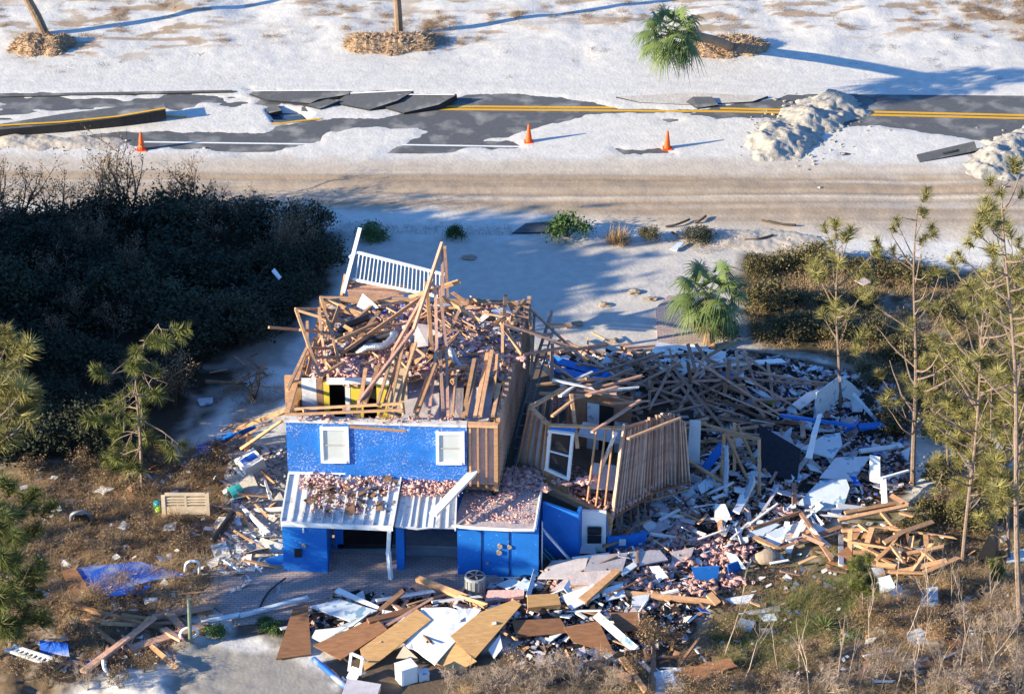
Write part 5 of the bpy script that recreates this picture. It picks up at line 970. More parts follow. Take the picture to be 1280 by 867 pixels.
scatter('attic_litter', [hpoly(.05, .36, .97, .97)], 2600, .07, 'drywall', .3, 0, zroof); scatter('attic_litter', [hpoly(.05, .36, .97, .97)], 1300, .07, 'wood', .4, 0, zroof); scatter('attic_litter', [hpoly(.1, .4, .95, .95)], 30, .09, 'bluedirt', .2, .1, zroof)
def zslope(p0, p1):   # height on a roof between front edge p0 and back edge p1
    return lambda xy: p0[2]+(p1[2]-p0[2])*np.clip((xy[:, 1]-p0[1])/(p1[1]-p0[1]), 0, 1)
zp = zslope(e0, t0); V2 = lambda *a: [Vector((x, y, 0)) for x, y in a]
scatter('roof_insulation', [V2((-7.5,-14.7),(-3.9,-14.7),(-3.9,-14.0),(-7.5,-14.0))], 380, .045, 'insul', .8, .02, zp, dens=1.3); scatter('roof_insulation', [V2((-7.0,-15.9),(-4.2,-15.9),(-4,-14.2),(-7.2,-14.2))], 420, .035, 'insul', .7, .02, zp, dens=1.6)
scatter('roof_litter', [V2((-7.0,-15.7),(-4.2,-15.7),(-4,-14.2),(-7.2,-14.2))], 120, .08, 'brown', .3, .02, zp)
scatter('roof_insulation', [V2((-3.8,-14.9),(-1.9,-14.9),(-1.6,-14.1),(-3.7,-14.1))], 520, .05, 'insul', .8, .03, zslope(G(520,660,2.2), G(520,605,2.78)))
scatter('shed_roof_insulation', [V2((-1.8,-15.9),(.85,-15.9),(.85,-13.1),(-1.5,-13.1))], 900, .035, 'insul', .5, .0, lambda xy: np.full(len(xy), 2.2)); scatter('shed_roof_insulation', [V2((-.5,-13.6),(.9,-13.6),(1.3,-12.4),(-.2,-12.6))], 900, .065, 'insul', 1., .0, lambda xy: np.full(len(xy), 2.25))
scatter('plate_insulation', [V2((-7.6,-14.1),(-2.0,-14.3),(-2,-13.9),(-7.6,-13.8))], 150, .05, 'insul', .8, .0, lambda xy: np.full(len(xy), 5.22))
scatter('room_insulation', [V2(tuple(B_[:2]), tuple(C_[:2]), tuple(D_[:2]), tuple(F_[:2]))], 1100, .06, 'insul', 1., .0, lambda xy: 2.0-.2*(xy[:, 0]-1.)); 
# ================================================================== VEGETATION
def rotmats(d, k):      # matrices taking +z to each direction d, with a random spin
    d = d/np.linalg.norm(d, axis=1, keepdims=True); a = np.cross(d, nr.normal(size=(k, 3))); a /= np.linalg.norm(a, axis=1, keepdims=True); b = np.cross(d, a); return np.stack([a, b, d], 2)
def tuft_template(n=120, L=.30, seed=0):
    r = np.random.default_rng(seed); V = np.zeros((n, 3, 3)); t = r.uniform(0, .26, n); a = r.uniform(0, 6.28, n); up = r.uniform(.1, 1.0, n)
    dr = np.stack([np.cos(a), np.sin(a), up], 1); dr /= np.linalg.norm(dr, axis=1, keepdims=True); tg = np.cross(dr, r.normal(size=(n, 3))); tg /= np.linalg.norm(tg, axis=1, keepdims=True)
    o = np.stack([0*t, 0*t, t], 1); l = L*r.uniform(.7, 1.1, n)[:, None]; V[:, 0] = o-tg*.008; V[:, 1] = o+tg*.008; V[:, 2] = o+dr*l; return V.reshape(-1, 3)
TT = tuft_template()
def tufts(P, Dv, S_):
    k = len(P); R = rotmats(np.array(Dv, float), k); V = np.einsum('kij,nj->kni', R, TT)*np.array(S_)[:, None, None]+np.array(P)[:, None, :]; V = V.reshape(-1, 3); return V, np.arange(len(V)).reshape(-1, 3)
def curve(p, d, L, n, bend, jit):
    p = np.array(p, float); d = np.array(d, float); d /= np.linalg.norm(d); out = [p.copy()]
    for i in range(n):
        d = d+np.array(bend)/n+nr.normal(0, jit, 3); d /= np.linalg.norm(d); p = p+d*L/n; out.append(p.copy())
    return out
def pine(base, top, label, limbs=16, start=.35, LL=1.5, tsize=1.0, per=6, m='needle', r0=.13, bare=.2, droop=0., group='pine trees', name='pine_tree', lean=None, seed=None, azim=None, round_=False, crook=0.):
    base = np.array(base, float); top = np.array(top, float); e = empty(name, base, label, 'pine tree', group); h = np.linalg.norm(top-base)
    k = 10; ph = nr.uniform(0, 6); pts = [base+(top-base)*i/k+np.array([math.sin(i*.7+ph), math.cos(i*.6+ph), 0])*.012*h*(i/k)+np.array([crook*max(0, i/k-.6)**2*6, 0, -abs(crook)*max(0, i/k-.7)**2*3]) for i in range(k+1)]
    tr = MB(); tr.tube(pts, [r0*(1-.8*i/k) for i in range(k+1)], 7); build(tr, 'trunk', M['bark'], e, base=base)
    lb = MB(); P = []; Dv = []; Sz = []
    for i in range(limbs):
        t = start+(1-start)*(i+nr.random())/limbs; q = np.array(pts[min(int(t*k), k-1)])*(1-(t*k-int(t*k)))+np.array(pts[min(int(t*k)+1, k)])*(t*k-int(t*k)) if t < 1 else pts[-1]
        a = nr.uniform(0, 6.28) if azim is None else azim+nr.normal(0, .6); tt = (t-start)/(1-start); L = LL*((.55+.65*math.sin(3.0*tt+.15)) if round_ else (1.15-.75*tt))*nr.uniform(.5, 1.25)
        c = curve(q, (math.cos(a), math.sin(a), .35-droop), L, 5, (0, 0, .75-droop*1.6), .12); rr = .030*(L/1.4)**.6
        lb.tube(c, [rr*(1-.13*j) for j in range(6)], 4, False)
        if nr.random() < bare: continue
        for j in range(per):
            s = nr.uniform(.35, 1); idx = min(int(s*5), 4); p = c[idx]+(c[idx+1]-c[idx])*(s*5-idx); d = c[idx+1]-c[idx]; d = d/np.linalg.norm(d)
            if j == 0: P.append(c[-1]); Dv.append(d+[0, 0, .4]); Sz.append(tsize*nr.uniform(.9, 1.3)); continue
            sd = d+nr.normal(0, .7, 3)+[0, 0, .25]; sd /= np.linalg.norm(sd); l2 = nr.uniform(.15, .45)*L*.7; tw = curve(p, sd, l2, 2, (0, 0, .5-droop*1.5), .1); lb.tube(tw, [.014, .011, .008], 3, False); P.append(tw[-1]); Dv.append(tw[-1]-tw[-2]+[0, 0, .01]); Sz.append(tsize*nr.uniform(.7, 1.2))
    build(lb, 'limbs', M['bark'], e, base=base)
    if P:
        V, F_ = tufts(P, Dv, Sz); build_np('crown', V, F_, M[m], e, base)
    return e
def vert(px, py, y): return D(px, py, y)
def pine_px(bx, by, tx, ty, label, **k):
    b = GH(bx, by); return pine(b, D(tx, ty, b[1]+k.pop('lean_in', 0)), label, **k)
pine_px(1050, 512, 1045, 312, 'yellow green pine rising from the tarp draped base right of the timber heap', limbs=24, start=.30, LL=1.3, per=2, r0=.08, tsize=1.35, bare=.15, round_=True)
pine_px(1141, 605, 1147, 262, 'tall straight nearly bare pine beside the white door slab', limbs=32, start=.18, LL=2.3, per=2, r0=.10, tsize=1.1, bare=.4)
pine_px(1203, 702, 1238, 335, 'leaning forked pine behind the stranded black screen', limbs=46, start=.18, LL=1.8, per=2, r0=.075, tsize=1.25, bare=.35, round_=True)
pine_px(1246, 694, 1236, 470, 'thin pine with sparse tufts right of the forked pine', limbs=16, start=.25, LL=1.4, per=4, r0=.075, tsize=1.3, bare=.15)
pine_px(1275, 775, 1258, 225, 'tallest thick trunked pine at the far right edge', limbs=54, start=.22, LL=2.0, per=2, r0=.11, tsize=1.4, bare=.25, round_=True)
pine_px(1335, 690, 1290, 330, 'bushy pine cut by the right edge behind the tallest one', limbs=44, start=.18, LL=2.1, per=2, r0=.09, tsize=1.4, bare=.25, round_=True)
pine_px(1225, 640, 1205, 480, 'low leafy pine between the forked pine and the bare pine', limbs=16, start=.2, LL=1.2, per=4, r0=.06, tsize=1.3, bare=.1)
pine_px(1228, 575, 1222, 335, 'scraggly pine behind the forked pine with a thin crooked top', limbs=30, start=.15, LL=1.5, per=2, r0=.06, tsize=1.2, bare=.35, round_=True)
pine_px(1278, 610, 1262, 300, 'scraggly yellowish pine behind the thick trunk at the far right', limbs=36, start=.15, LL=1.6, per=2, r0=.07, tsize=1.25, bare=.3, round_=True)
pine_px(1212, 660, 1216, 545, 'young pine with full tufts in front of the forked pine', limbs=14, start=.1, LL=1.0, per=4, r0=.05, tsize=1.05, bare=.05)
pine_px(1284, 650, 1276, 470, 'young pine with full tufts right of the thick trunk', limbs=16, start=.1, LL=1.2, per=4, r0=.06, tsize=1.1, bare=.05)
pine_px(1165, 545, 1168, 440, 'small thin pine between the bare pine and the sandy clearing', limbs=12, start=.15, LL=.9, per=3, r0=.05, tsize=1.0, bare=.2)
pine_px(1186, 600, 1180, 440, 'short scraggly pine just right of the bare pine', limbs=16, start=.15, LL=1.2, per=4, r0=.06, tsize=1.0, bare=.25)
pine_px(1262, 700, 1256, 520, 'short bushy pine leaning on the thick trunk', limbs=24, start=.12, LL=1.2, per=2, r0=.06, tsize=1.2, bare=.2, round_=True)
pine_px(1079, 765, 1077, 705, 'small bright green pine sapling below the fallen trusses', limbs=9, start=.2, LL=.55, per=5, r0=.04, tsize=.9, m='needlegreen', bare=0)
pine_px(1246, 735, 1244, 708, 'tiny bright green pine sapling left of the thick trunk', limbs=5, start=.2, LL=.35, per=4, r0=.03, tsize=.85, m='needlegreen', bare=0)
pine_px(178, 612, 166, 398, 'storm bent pine with drooping green tufts standing before the dark thicket', limbs=36, start=.15, LL=1.3, per=3, r0=.075, tsize=1.4, m='needlegreen', bare=.3, droop=.6, round_=True, crook=.9, lean_in=.6)
pine_px(-26, 680, -22, 478, 'pine whose two bright tufted branches reach in at the left edge', limbs=9, start=.5, LL=2.5, per=6, r0=.12, tsize=1.8, bare=.0, azim=0.0, round_=True)
pine_px(14, 812, 4, 650, 'bushy dark green pine at the lower left edge', limbs=40, start=.05, LL=1.6, per=5, r0=.09, tsize=1.6, m='needlegreen', bare=.05, round_=True)
pine((-19.5, -21.5, 0), (-19.3, -21.2, 6.5), 'pine beyond the lower left edge whose shadow streaks the front pavers', limbs=12, start=.5, LL=1.4, per=2, r0=.13, tsize=1.3)
# dry curved twigs of the bent pine's top
# palms
def fan(mb_v, mb_f, p, d, R, n, droop):
    p = np.array(p, float); d = np.array(d, float); d /= np.linalg.norm(d); side = np.cross(d, [0, 0, 1.]); side /= np.linalg.norm(side)+1e-9; up = np.cross(side, d)
    for i in range(n):
        a = (i/(n-1)-.5)*4.2; w = (d*math.cos(a)+side*math.sin(a)); L = R*(1-.12*abs(a)/2)*nr.uniform(.55, 1.1); t = np.cross(w, up); t /= np.linalg.norm(t); b = len(mb_v)
        m_ = p+w*L*.55-np.array([0, 0, droop*L*.22]); q = p+w*L*.95-np.array([0, 0, droop*L*.75]); s = .026*R
        mb_v += [p-t*.01, p+t*.01, m_+t*s, m_-t*s, q]; mb_f += [(b, b+1, b+2), (b, b+2, b+3), (b+3, b+2, b+4)]
def palm(base, top, label, fans=26, R=.8, r0=.2, pet=.8, mnd=None, group='cabbage palms', skirt=0):
    e = empty('palm_tree', base, label, 'palm tree', group); base = np.array(base, float); top = np.array(top, float); n = 9; hd = (top-base)*[1, 1, 0]
    pts = [base+hd*(i/n)**1.15+np.array([0, 0, (top-base)[2]*(i/n)]) for i in range(n+1)]; mb = MB()
    mb.tube(pts, [r0*(1.15-.25*i/n)*(1+.06*(i % 2)) for i in range(n+1)], 10); build(mb, 'trunk', M['palmbark'], e, base=base)
    v = []; f = []; st = MB()
    for i in range(fans):
        a = i*2.399; el = 1.25-1.9*(i/fans); d = np.array([math.cos(a)*math.cos(el), math.sin(a)*math.cos(el), math.sin(el)]); c = curve(top, d, pet*nr.uniform(.8, 1.15), 3, (0, 0, -.35), .03); st.tube(c, [.022, .018, .014, .012], 3, False); fan(v, f, c[-1], c[-1]-c[-2], R*nr.uniform(.85, 1.1), 30, .6+.6*(i/fans))
    build(st, 'leaf_stalks', M['frond'], e, base=base); build_np('crown', np.array(v), np.array(f), M['frond'], e, base)
    if skirt:
        v = []; f = []
        for i in range(skirt):
            a = i*2.4; d = np.array([math.cos(a)*.35, math.sin(a)*.35, -1]); c = curve(top-[0, 0, .1], d, pet*.9, 2, (0, 0, -.3), .05); fan(v, f, c[-1], c[-1]-c[-2], R*.9, 16, .5)
        build_np('dead_fronds', np.array(v), np.array(f), M['fronddry'], e, base)
    if mnd:
        o = mound('root_mound', None, None, *mnd, M['straw2'], .3, parent=e, fr=2.2); W = np.array([tuple(q.co) for q in o.data.vertices])+np.array(wloc(o)); W = W[W[:, 2] > .02]; k = 2600
        P = W[nr.integers(0, len(W), k)]; t = nr.normal(size=(k, 3))*.012; d = nr.normal(0, .5, (k, 3))+[0, 0, .15]; d[:, :2] += (P-P.mean(0))[:, :2]*.5; V = np.stack([P-t, P+t, P+d*nr.uniform(.08, .22, (k, 1))], 1).reshape(-1, 3); V[:, 2] = np.maximum(V[:, 2], .0)
        f_ = build_np('straw_fringe', V, np.arange(len(V)).reshape(-1, 3), M['straw'], e, base); f_['kind'] = 'stuff'
    return e
palm(GH(886,434), D(886,368,.2), 'wind blown green palm beside the paved driveway', 28, 1.05, .2, .95, None, 'cabbage palms', 12)
b = G(915,62); palm(b, G(838,42,4.4), 'leaning palm with its green crown over the white sand', 34, 1.0, .2, 1.0, ((890,60),(925,60),.85,.6))
b = G(57,44); palm(b, b+[-4.2,.2,8.5], 'leaning palm trunk with a straw root mound at the upper left', 22, .8, .19, .8, ((45,58),(68,58),.85,.6))
b = G(499,44); palm(b, b+[-.4,0,8.8], 'straight palm trunk with a wide straw root mound', 22, .8, .17, .8, ((455,58),(525,54),.75,.5))
b = G(1390,62); palm(b, b+[.3,0,5.2], 'palm beyond the right edge whose shadow falls on the white sand', 26, .85, .2, .8)
# broadleaf shrubs: trunk stems and a crown of separate leaves; a few kinds, copied
def shrub_mesh(w, h, n, leaf, clumps, stems=7):
    C_ = []; st = MB()
    for i in range(clumps):
        a = nr.uniform(0, 6.28); r = w*math.sqrt(nr.random())*.75; z = h*(.30+.62*nr.random()*(1-.55*(r/w)**2)); C_.append((r*math.cos(a), r*math.sin(a), z))
    C_ = np.array(C_)
    for c in C_[:stems]: st.tube(curve((0, 0, 0), (c[0]*.6, c[1]*.6, c[2]), np.linalg.norm(c), 4, (c[0]*.3, c[1]*.3, 0), .1), [.05, .04, .03, .02, .012], 4, False)
    k = nr.integers(0, clumps, n); s = nr.uniform(.16, .34, clumps)*w
    P = C_[k]+nr.normal(size=(n, 3))*s[k][:, None]*np.array([.75, .75, .55]); P[:, 2] = np.abs(P[:, 2])
    d = nr.normal(size=(n, 3))+[0, 0, .5]; R = rotmats(d, n); l = leaf*nr.uniform(.6, 1.3, n); q = np.array([[-.5, 0, 0], [0, -.28, .0], [.5, 0, 0], [0, .28, .08]])
    V = np.einsum('kij,nj->kni', R, q)*l[:, None, None]+P[:, None]; V = V.reshape(-1, 3); return st, V, np.arange(len(V)).reshape(-1, 4)
def shrub_proto(name, w, h, n, leaf, clumps, m, tw='twigdark', stems=7):
    e = empty(name, (0, 0, 0), 'x', 'shrub'); st, V, F_ = shrub_mesh(w, h, n, leaf, clumps, stems); build(st, 'stems', M[tw], e, base=(0, 0, 0))
    build_np('crown', V, F_, M[m], e); return e
used = {}
def place(proto, p, s, label, group, cat='shrub', sz=1.0):
    o = proto if not used.get(proto.name) else copy_tree(proto); used[proto.name] = 1
    o.location = [float(x) for x in p]; o.scale = (s, s, s*sz); o.rotation_euler = (0, 0, rnd.uniform(0, 6.28)); o['label'] = label; o['group'] = group; o['category'] = cat; return o
darks = [shrub_proto('thicket_shrub', 1.6, 2.6, 3200, .17, 26, 'leafdark') for _ in range(4)]
olive = [shrub_proto('scrub_bush', 1.2, 1.3, 2400, .13, 22, 'leafolive') for _ in range(3)]
TL = {'the bent pine': G(178,590)[:2], 'the dirt road': G(200,285)[:2], 'the house side sand': G(390,400)[:2], 'the left edge': G(0,400)[:2], 'the driveway sand': G(425,310)[:2], 'the bare twig trees': G(90,285)[:2], 'the right pines': G(1200,480)[:2], 'the yard palm': G(930,420)[:2], 'the tent shaped tarp': G(1050,470)[:2], 'the sandy clearing': G(1130,390)[:2], 'the dirt road edge': G(1000,315)[:2]}
def near2(p, what):
    r = sorted(TL.items(), key=lambda kv: np.hypot(kv[1][0]-p[0], kv[1][1]-p[1])); d = np.hypot(r[0][1][0]-p[0], r[0][1][1]-p[1])
    return f"{what} by {r[0][0]} and {r[1][0]}"
thick = [(10,300),(50,305),(95,300),(140,298),(185,300),(235,300),(285,298),(335,300),(385,305),(15,345),(65,350),(115,348),(165,350),(215,350),(265,352),(315,350),(365,352),(398,340),(15,400),(65,405),(115,405),(170,405),(225,405),(280,402),(330,395),(372,385),(20,455),(75,460),(125,460),(225,450),(270,440),(310,425),(25,515),(80,520),(130,520),(180,500),(225,490),(60,570),(110,560),(10,575),(150,570),(-30,320),(-30,380),(-30,440),(-30,500)]
for i, (px, py) in enumerate(thick):
    p = G(px+rnd.uniform(-10, 10), py+rnd.uniform(-8, 8)); s = rnd.uniform(.8, 1.2)*(1.0 if py < 480 else .75)*(.8 if px > 360 else 1); sz = rnd.uniform(.45, 1.0)
    place(darks[i % 4], p, s, near2(p, f"{'broad' if s > 1.0 else 'medium' if s > .8 else 'small'} {'tall' if sz > .7 else 'flat'} shrub"), 'dark shrubs of the left thicket', sz=sz)
for i, (px, py) in enumerate([(950,345),(985,338),(1020,335),(1060,342),(1100,345),(1140,352),(955,385),(990,380),(1030,382),(1075,385),(960,420),(1000,425),(1040,425),(1085,430),(1120,445),(1160,455),(1200,460),(1250,470),(1180,400),(1220,420),(1265,430),(1100,480),(1160,500),(1210,520),(1260,530),(1110,540),(1170,550),(1230,380),(1275,390),(1180,600),(1240,590),(1270,640),(1170,650),(1140,665),(1215,660)]):
    p = G(px+rnd.uniform(-8, 8), py+rnd.uniform(-5, 5)); s = rnd.uniform(.55, .95); sz = rnd.uniform(.7, 1.0)
    place(olive[i % 3], p, s, near2(p, f"{'broad' if s > .8 else 'medium' if s > .65 else 'small'} {'tall' if sz > .85 else 'flat'} olive bush"), 'olive bushes of the right scrub', sz=sz)
gb = [shrub_proto('driveway_bush', .9, .95, 2600, .12, 20, 'leafgreen')]
place(gb[0], G(711,296), 1.0, 'round dark green bush at the end of the driveway', 'bushes along the dirt road')
place(gb[0], G(570,299), .5, 'small dark bush left of the round green one by the dirt road', 'bushes along the dirt road', sz=1.2)
place(gb[0], G(465,296), .85, 'low spreading dark bush at the shaded roadside above the white post', 'bushes along the dirt road', sz=.6)
place(gb[0], G(268,795), .45, 'small green shrub right of the green post', 'green shrubs on the front sand'); place(gb[0], G(340,790), .5, 'small green shrub in front of the dark plywood sheet', 'green shrubs on the front sand', sz=.7); place(gb[0], G(332,780), .35, 'smallest green shrub behind the one at the dark plywood', 'green shrubs on the front sand', sz=.7)
place(olive[0], G(812,299), .45, 'small yellowish bush right of the grass clump at the driveway', 'bushes along the dirt road')
place(darks[0], G(872,300), .45, 'brown scrubby bush in the driftwood by the dirt road', 'bushes along the dirt road', sz=.5)
place(gb[0], G(898,420), .9, 'dark bush at the foot of the yard palm', 'bushes along the dirt road', sz=.8)
# bare twig trees and shrubs
def twigs(mb, p, d, L, r, depth, spread=.55, up=.15):
    c = curve(p, d, L, 3, (0, 0, up), .06 if spread < .4 else .10); mb.tube(c, [r, r*.85, r*.7, r*.55], 4 if r > .015 else 3, False)
    if depth <= 0: return
    for k in range(rnd.choice((2, 3, 3))):
        s = rnd.uniform(.45, 1); i = min(int(s*3), 2); q = c[i]+(c[i+1]-c[i])*(s*3-i); dd = (c[i+1]-c[i])/np.linalg.norm(c[i+1]-c[i])+nr.normal(0, spread, 3); twigs(mb, q, dd, L*rnd.uniform(.5, .75), max(r*.55, .0035), depth-1, spread, up)
def bare_tree(name, h, r, depth, m, stems, label, cat='bare shrub', spread=.5, leaves=0, lm='leafolive'):
    e = empty(name, (0, 0, 0), label, cat); mb = MB(); mb2 = MB(); 
    for k in range(stems): twigs(mb, (0, 0, -.05), (rnd.gauss(0, .28), rnd.gauss(0, .28), 1), h*rnd.uniform(.4, .6), r*rnd.uniform(.7, 1.1), depth, spread)
    build(mb, 'branches', M[m], e, base=(0, 0, 0))
    if leaves:
        V = np.array(mb.v); V = V[V[:, 2] > h*.35]; P = V[nr.integers(0, len(V), leaves)]+nr.normal(0, .08, (leaves, 3)); R = rotmats(nr.normal(size=(leaves, 3)), leaves); q = np.array([[-.5, 0, 0], [0, -.3, 0], [.5, 0, 0], [0, .3, .1]])*.07
        W = (np.einsum('kij,nj->kni', R, q)+P[:, None]).reshape(-1, 3); build_np('leaves', W, np.arange(len(W)).reshape(-1, 4), M[lm], e)
    return e
bt = [bare_tree('bare_twig_tree', 2.6, .055, 4, 'twigdark', 3, 'x', 'bare tree', .55, 500, 'brushgrass') for _ in range(3)]
for i, (px, py, s, l) in enumerate(((22,292,1.15,'bare dark twig tree nearest the left edge on the dirt road side'),(70,290,1.05,'bare twig tree second from the left along the thicket'),(120,290,1.1,'bushy bare twig tree third from the left along the thicket'),(160,288,1.35,'tallest bare twig tree standing against the dirt road'),(200,292,.95,'small bare twig tree right of the tallest one'),(240,292,1.2,'wide bare twig tree leaning right over the dirt road'),(275,295,.8,'low bare twig tree at the right end of the twig row'),(-20,300,1.2,'bare twig tree cut by the left edge'),(320,298,.7,'stubby bare twig tree above the dark thicket end'))):
    place(bt[i % 3], G(px, py), s*1.2, l, 'bare twig trees along the thicket', 'bare tree')
for i in range(26):
    px, py = (rnd.uniform(0, 390), rnd.uniform(290, 345)) if i < 14 else (rnd.uniform(0, 330), rnd.uniform(350, 540))
    p = G(px, py); s = rnd.uniform(.75, 1.15); place(bt[i % 3], p, s, near2(p, f"{'tall' if s > .98 else 'short'} bare brown shrub"), 'bare shrubs inside the thicket', 'bare shrub')
sap = [bare_tree('bare_sapling', rnd.uniform(2.2, 3.0), .024, 3, 'twig', 1, 'x', 'sapling', .30) for _ in range(5)]
sp = [(1000,850),(1012,870),(975,845),(930,850),(1045,872),(1075,868),(1100,868),(1120,860),(1130,800),(1150,830),(1168,868),(1185,870),(1200,850),(1218,868),(1232,860),(1240,830),(1252,868),(1265,855),(1278,868),(1120,745),(1190,760),(1160,770),(1215,800),(1145,868),(1060,850),(1235,770),(1280,800),(905,820),(1085,810),(1270,735)]
for i, (px, py) in enumerate(sp):
    p = GH(px, py); s = rnd.uniform(.75, 1.25); place(sap[i % 5], p, s, f"{'tall' if s > 1.08 else 'slender' if s > .9 else 'short'} pale leafless sapling {where(p)}, {'front row' if py > 845 else 'second row' if py > 800 else 'back row'}", 'leafless saplings in the brush', 'sapling', 1.1)
ds_ = [bare_tree('dry_shrub', 1.15, .010, 5, 'twig', 8, 'x', 'dry shrub', .5) for _ in range(3)]
dr_ = [bare_tree('dry_shrub', 1.0, .011, 5, 'twigdark', 8, 'x', 'dry shrub', .45, 420, 'brushgrass') for _ in range(3)]
for i, (px, py, s, k) in enumerate(((690,855,1.15,0),(650,858,1.0,0),(720,862,1.05,0),(610,868,.9,0),(670,880,1.1,0),(745,835,.8,0),(818,815,1.1,1),(805,800,.9,1),(840,810,.8,1),(640,840,.8,1),(920,800,.7,1),(1160,870,1.1,0),(1215,830,1.0,0),(1100,840,1.0,0),(1050,860,.9,0),(1255,800,1.1,0),(1180,800,.9,1),(1140,760,.8,0),(1240,765,1.0,0),(960,862,.9,1),(900,868,.9,1),(1010,830,.8,1),(1270,845,1.2,0),(1200,745,.9,1),(130,610,.8,1),(180,625,.8,1),(60,640,.8,1),(250,600,.8,1),(90,690,.8,1),(230,690,.8,1),(60,860,.8,1),(150,860,.8,1),(120,760,.7,1),(1180,640,1.0,1),(1255,650,1.0,1),(40,600,0.9,1),(100,585,0.9,1),(150,590,0.8,1),(210,580,0.9,1),(270,580,0.9,1),(300,590,0.7,1),(120,650,0.9,1),(170,665,0.8,1),(30,680,0.9,1),(140,690,0.8,1),(190,680,0.8,1),(220,660,0.7,1),(30,740,0.8,1),(80,770,0.7,1),(170,750,0.7,1),(100,800,0.8,1),(30,850,0.9,1),(70,845,0.7,1),(180,840,0.7,1),(110,862,0.9,0),(560,860,0.8,0),(590,855,0.8,0),(630,868,1.0,0),(710,845,0.9,0),(760,866,1.0,0),(790,850,0.8,1),(860,868,0.9,1),(985,868,1.0,0),(1030,868,1.0,0),(1090,860,1.0,0),(1130,845,1.0,0),(1195,868,1.1,0),(1240,868,1.1,0),(1270,868,1.1,0),(1170,830,0.9,0),(1225,800,0.9,0),(1265,770,0.9,0),(1110,790,0.8,1),(1200,780,0.8,0),(1150,780,0.8,1),(1090,770,0.7,1))):
    p = GH(px, py); place((ds_, dr_)[k][i % 3], p, s, f"{('grey leafless', 'rusty brown')[k]} twig bush {where(p)}", 'dry twig bushes', 'dry shrub')
# agave
e = empty('agave', GH(1030,785), 'spiky pale green agave in the front grass', 'agave'); mb = MB(); p = GH(1030,785)
for k in range(26):
    a = k*2.4; el = .25+1.1*(k/26); c = curve(p, (math.cos(a)*math.cos(el), math.sin(a)*math.cos(el), math.sin(el)), .62, 3, (0, 0, -.3), .02); mb.tube(c, [.022, .03, .018, .003], 4, False)
build(mb, 'spiny_leaves', M['frond'], e, base=p)
# sheltering trees beyond the left edge of the photograph (they shade the thicket)
oak = shrub_proto('live_oak', 3.2, 7.5, 20000, .58, 80, 'leafdark', stems=16)
for i, (x, y, s) in enumerate(((-29,-6.5,1.32),(-26.5,-3.2,1.30),(-31,-1.,1.38),(-27,.6,1.05),(-34,1.5,1.2),(-31,3.6,.95),(-26.5,4.2,.78),(-36,-3.5,1.4),(-25,-6.8,.95),(-24.5,6.8,.5))):
    place(oak, (x, y, 0), s, f"{('tallest','tall','rounded','broad','mid sized','lower','low','huge','small','smallest')[i]} live oak beyond the left edge {'near the dirt road' if y > 2 else 'behind the bent pine' if y < -3 else 'behind the thicket'}", 'live oaks beyond the thicket', 'oak tree')
# ------------------------------------------------------------------ grasses and ground cover
def grass(name, polys, n, h, wd, m, dens=None, thr=.45, lean=.5, cl=0):
    V = []
    A_ = [abs(np.sum(q[:, 0]*np.roll(q[:, 1], -1)-q[:, 1]*np.roll(q[:, 0], -1)))/2 for q in map(wpoly, polys)]; T_ = sum(A_)
    for pp, ar in zip(polys, A_):
        q = wpoly(pp); lo, hi = q.min(0), q.max(0); k = int(n*ar/T_); kk = k*3; xy = nr.uniform(lo, hi, (kk, 2))
        if cl:
            c = nr.uniform(lo, hi, (max(k//cl, 3), 2)); xy = c[nr.integers(0, len(c), kk)]+nr.normal(0, .16, (kk, 2))
        if dens: xy = xy[fbm(xy[:, 0]*dens+3, xy[:, 1]*dens+5, 3) > thr]
        xy = xy[sdist(q, xy[:, 0], xy[:, 1]) < 0][:k]; k = len(xy); z = H(xy[:, 0], xy[:, 1])-.02; a = nr.uniform(0, 6.28, k); l = h*np.exp(nr.normal(0, .35, k)); ln = nr.normal(0, lean, (k, 2))*l[:, None]
        b0 = np.stack([xy[:, 0], xy[:, 1], z], 1); t = np.stack([np.cos(a), np.sin(a), 0*a], 1)*wd/2; mid = b0+np.concatenate([ln*.35, (l*.6)[:, None]], 1); tip = b0+np.concatenate([ln, (l*.85)[:, None]], 1)
        V.append(np.stack([b0-t, b0+t, mid, mid-t*.8, mid+t*.8, tip], 1).reshape(-1, 3))
    V = np.concatenate(V); return build_np(name, V, np.arange(len(V)).reshape(-1, 3), M[m], kind='stuff')
grass('dry_brush', [LEFT], 42000, .20, .014, 'brushgrass', .8, .40, .8); grass('dry_grass', [[(230,560),(320,560),(300,650),(250,720),(190,720),(180,600)], LEFT], 26000, .24, .013, 'drygrass', .7, .48, .8)
grass('green_grass', [[(890,790),(960,745),(1060,690),(1110,720),(1080,800),(980,850),(870,830)]], 36000, .15, .014, 'grass', .5, .38, .7)
grass('olive_grass', [[(860,800),(940,720),(1060,660),(1160,640),(1280,650),(1280,867),(830,867)]], 30000, .20, .014, 'brushgrass', .7, .42, .9); grass('dry_grass', [[(560,867),(600,830),(740,840),(1000,810),(1150,720),(1280,700),(1280,890),(540,890)]], 50000, .26, .013, 'drygrass', .8, .42, .9)
grass('dune_grass', [[(-20,0),(1300,0),(1300,45),(1100,38),(900,40),(700,28),(560,62),(420,50),(280,60),(60,60),(-20,40)]], 12000, .10, .022, 'straw', .45, .52, 1.0, 40)
grass('dune_debris', [[(-20,0),(1300,0),(1300,100),(-20,100)]], 1500, .08, .03, 'twigdark', .45, .5, 1.2, 12)
grass('dune_grass', [[(1150,0),(1280,0),(1290,55),(1220,45)], [(420,30),(660,15),(640,35),(560,62),(440,62)]], 9000, .12, .022, 'straw', .6, .5, 1.0, 40)
grass('roadside_weeds', [[(900,290),(960,300),(880,320),(820,300)], [(420,280),(640,285),(640,295),(420,292)]], 2200, .14, .015, 'brushgrass', None, .5, .9)
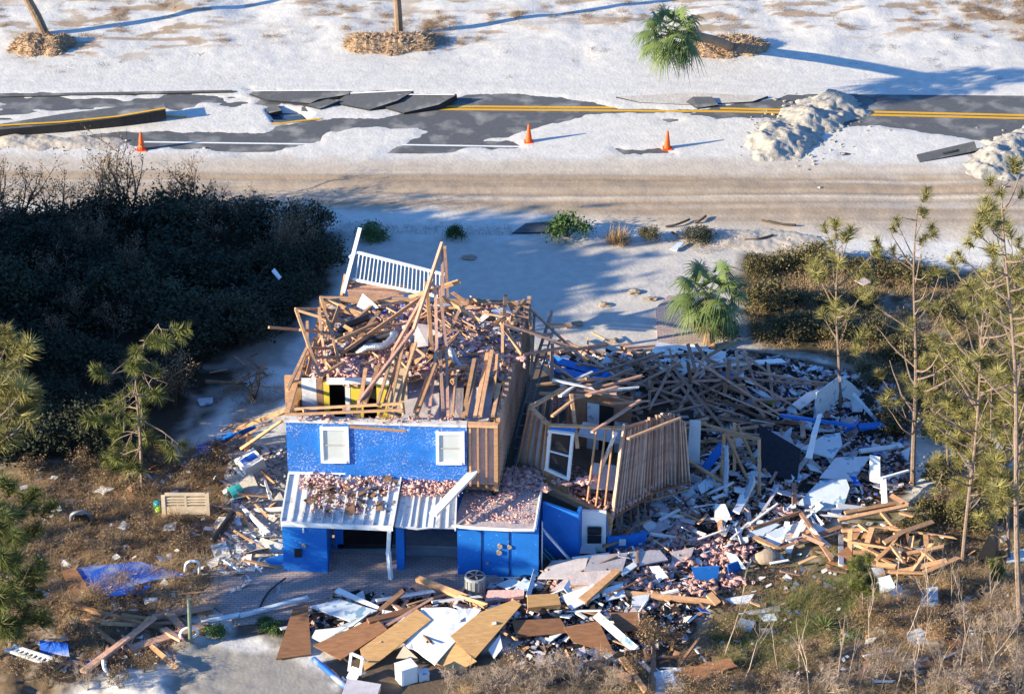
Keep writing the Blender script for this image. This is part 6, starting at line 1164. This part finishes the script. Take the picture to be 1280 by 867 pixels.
grass('scrub_grass', [[(930,330),(1000,312),(1130,330),(1300,345),(1300,540),(1130,540),(1060,470),(940,440)]], 16000, .28, .018, 'drygrass', .6, .45, .8)
grass('thicket_litter', [[(180,560),(300,470),(370,420),(380,470),(300,560),(200,600)]], 6000, .16, .015, 'brushgrass', .8, .5, 1.0)
# grass clump at the driveway
e = empty('grass_clump', G(773,303), 'tan ornamental grass clump right of the round driveway bush', 'grass clump', 'bushes along the dirt road'); p = G(773,303); V = []
for k in range(420):
    a = rnd.uniform(0, 6.28); el = rnd.uniform(.5, 1.5); d = np.array([math.cos(a)*math.cos(el), math.sin(a)*math.cos(el), math.sin(el)]); b0 = p+np.array([rnd.gauss(0, .18), rnd.gauss(0, .18), 0]); t = np.array([-math.sin(a), math.cos(a), 0])*.015; L = rnd.uniform(.5, .95); V += [b0-t, b0+t, b0+d*L-np.array([0, 0, .1*L])]
build_np('blades', np.array(V), np.arange(len(V)).reshape(-1, 3), M['drygrass'], e, p)
# driftwood by the dirt road
for k, (a, c, r) in enumerate((((832,283),(862,274),.05),((868,278),(882,270),.06),((840,290),(860,297),.05),((952,275),(995,281),.05),((930,300),(966,294),.06))):
    tubepx([(*a, .08), ((a[0]+c[0])/2, (a[1]+c[1])/2+1.5, .12), (*c, .1)], r, 'driftwood', 'twigdark', ('dark driftwood stick slanting up beside the sandy driveway mouth','short dark driftwood stick next to the slanting one','driftwood stick pointing at the small road sign plate','long straight driftwood stick on the dirt road edge','driftwood branch on the low sand bank')[k], 'driftwood', 5)
tubepx([(322,764,.1),(335,740,.15),(357,722,.2)], .03, 'cable', 'black', 'thin black cable lying across the front pavers', 'cable', 5)

# ------------------------------------------------------------------ things that still share a label: tell them apart by their order from the left
bpy.context.view_layer.update()
same = {}
for o in S.objects:
    if o.parent is None and o.get('label') and o.get('category'): same.setdefault(o['label'], []).append(o)
NUM = ['', '', 'two', 'three', 'four', 'five', 'six', 'seven', 'eight', 'nine']
ORD = ['leftmost', 'second from left', 'third from left', 'fourth from left', 'fifth from left', 'sixth from left', 'seventh from left', 'eighth from left']
for lab, os_ in same.items():
    n = len(os_)
    if 1 < n < 9 and 'live oak' not in lab:
        os_.sort(key=lambda o: o.location.x/(o.location.y+130))
        for i, o in enumerate(os_): o['label'] = f"{(('left', 'right'), ('left', 'middle', 'right'))[n-2][i] + ' one' if n < 4 else ORD[i] if i < n-1 else 'rightmost'}: {lab}"
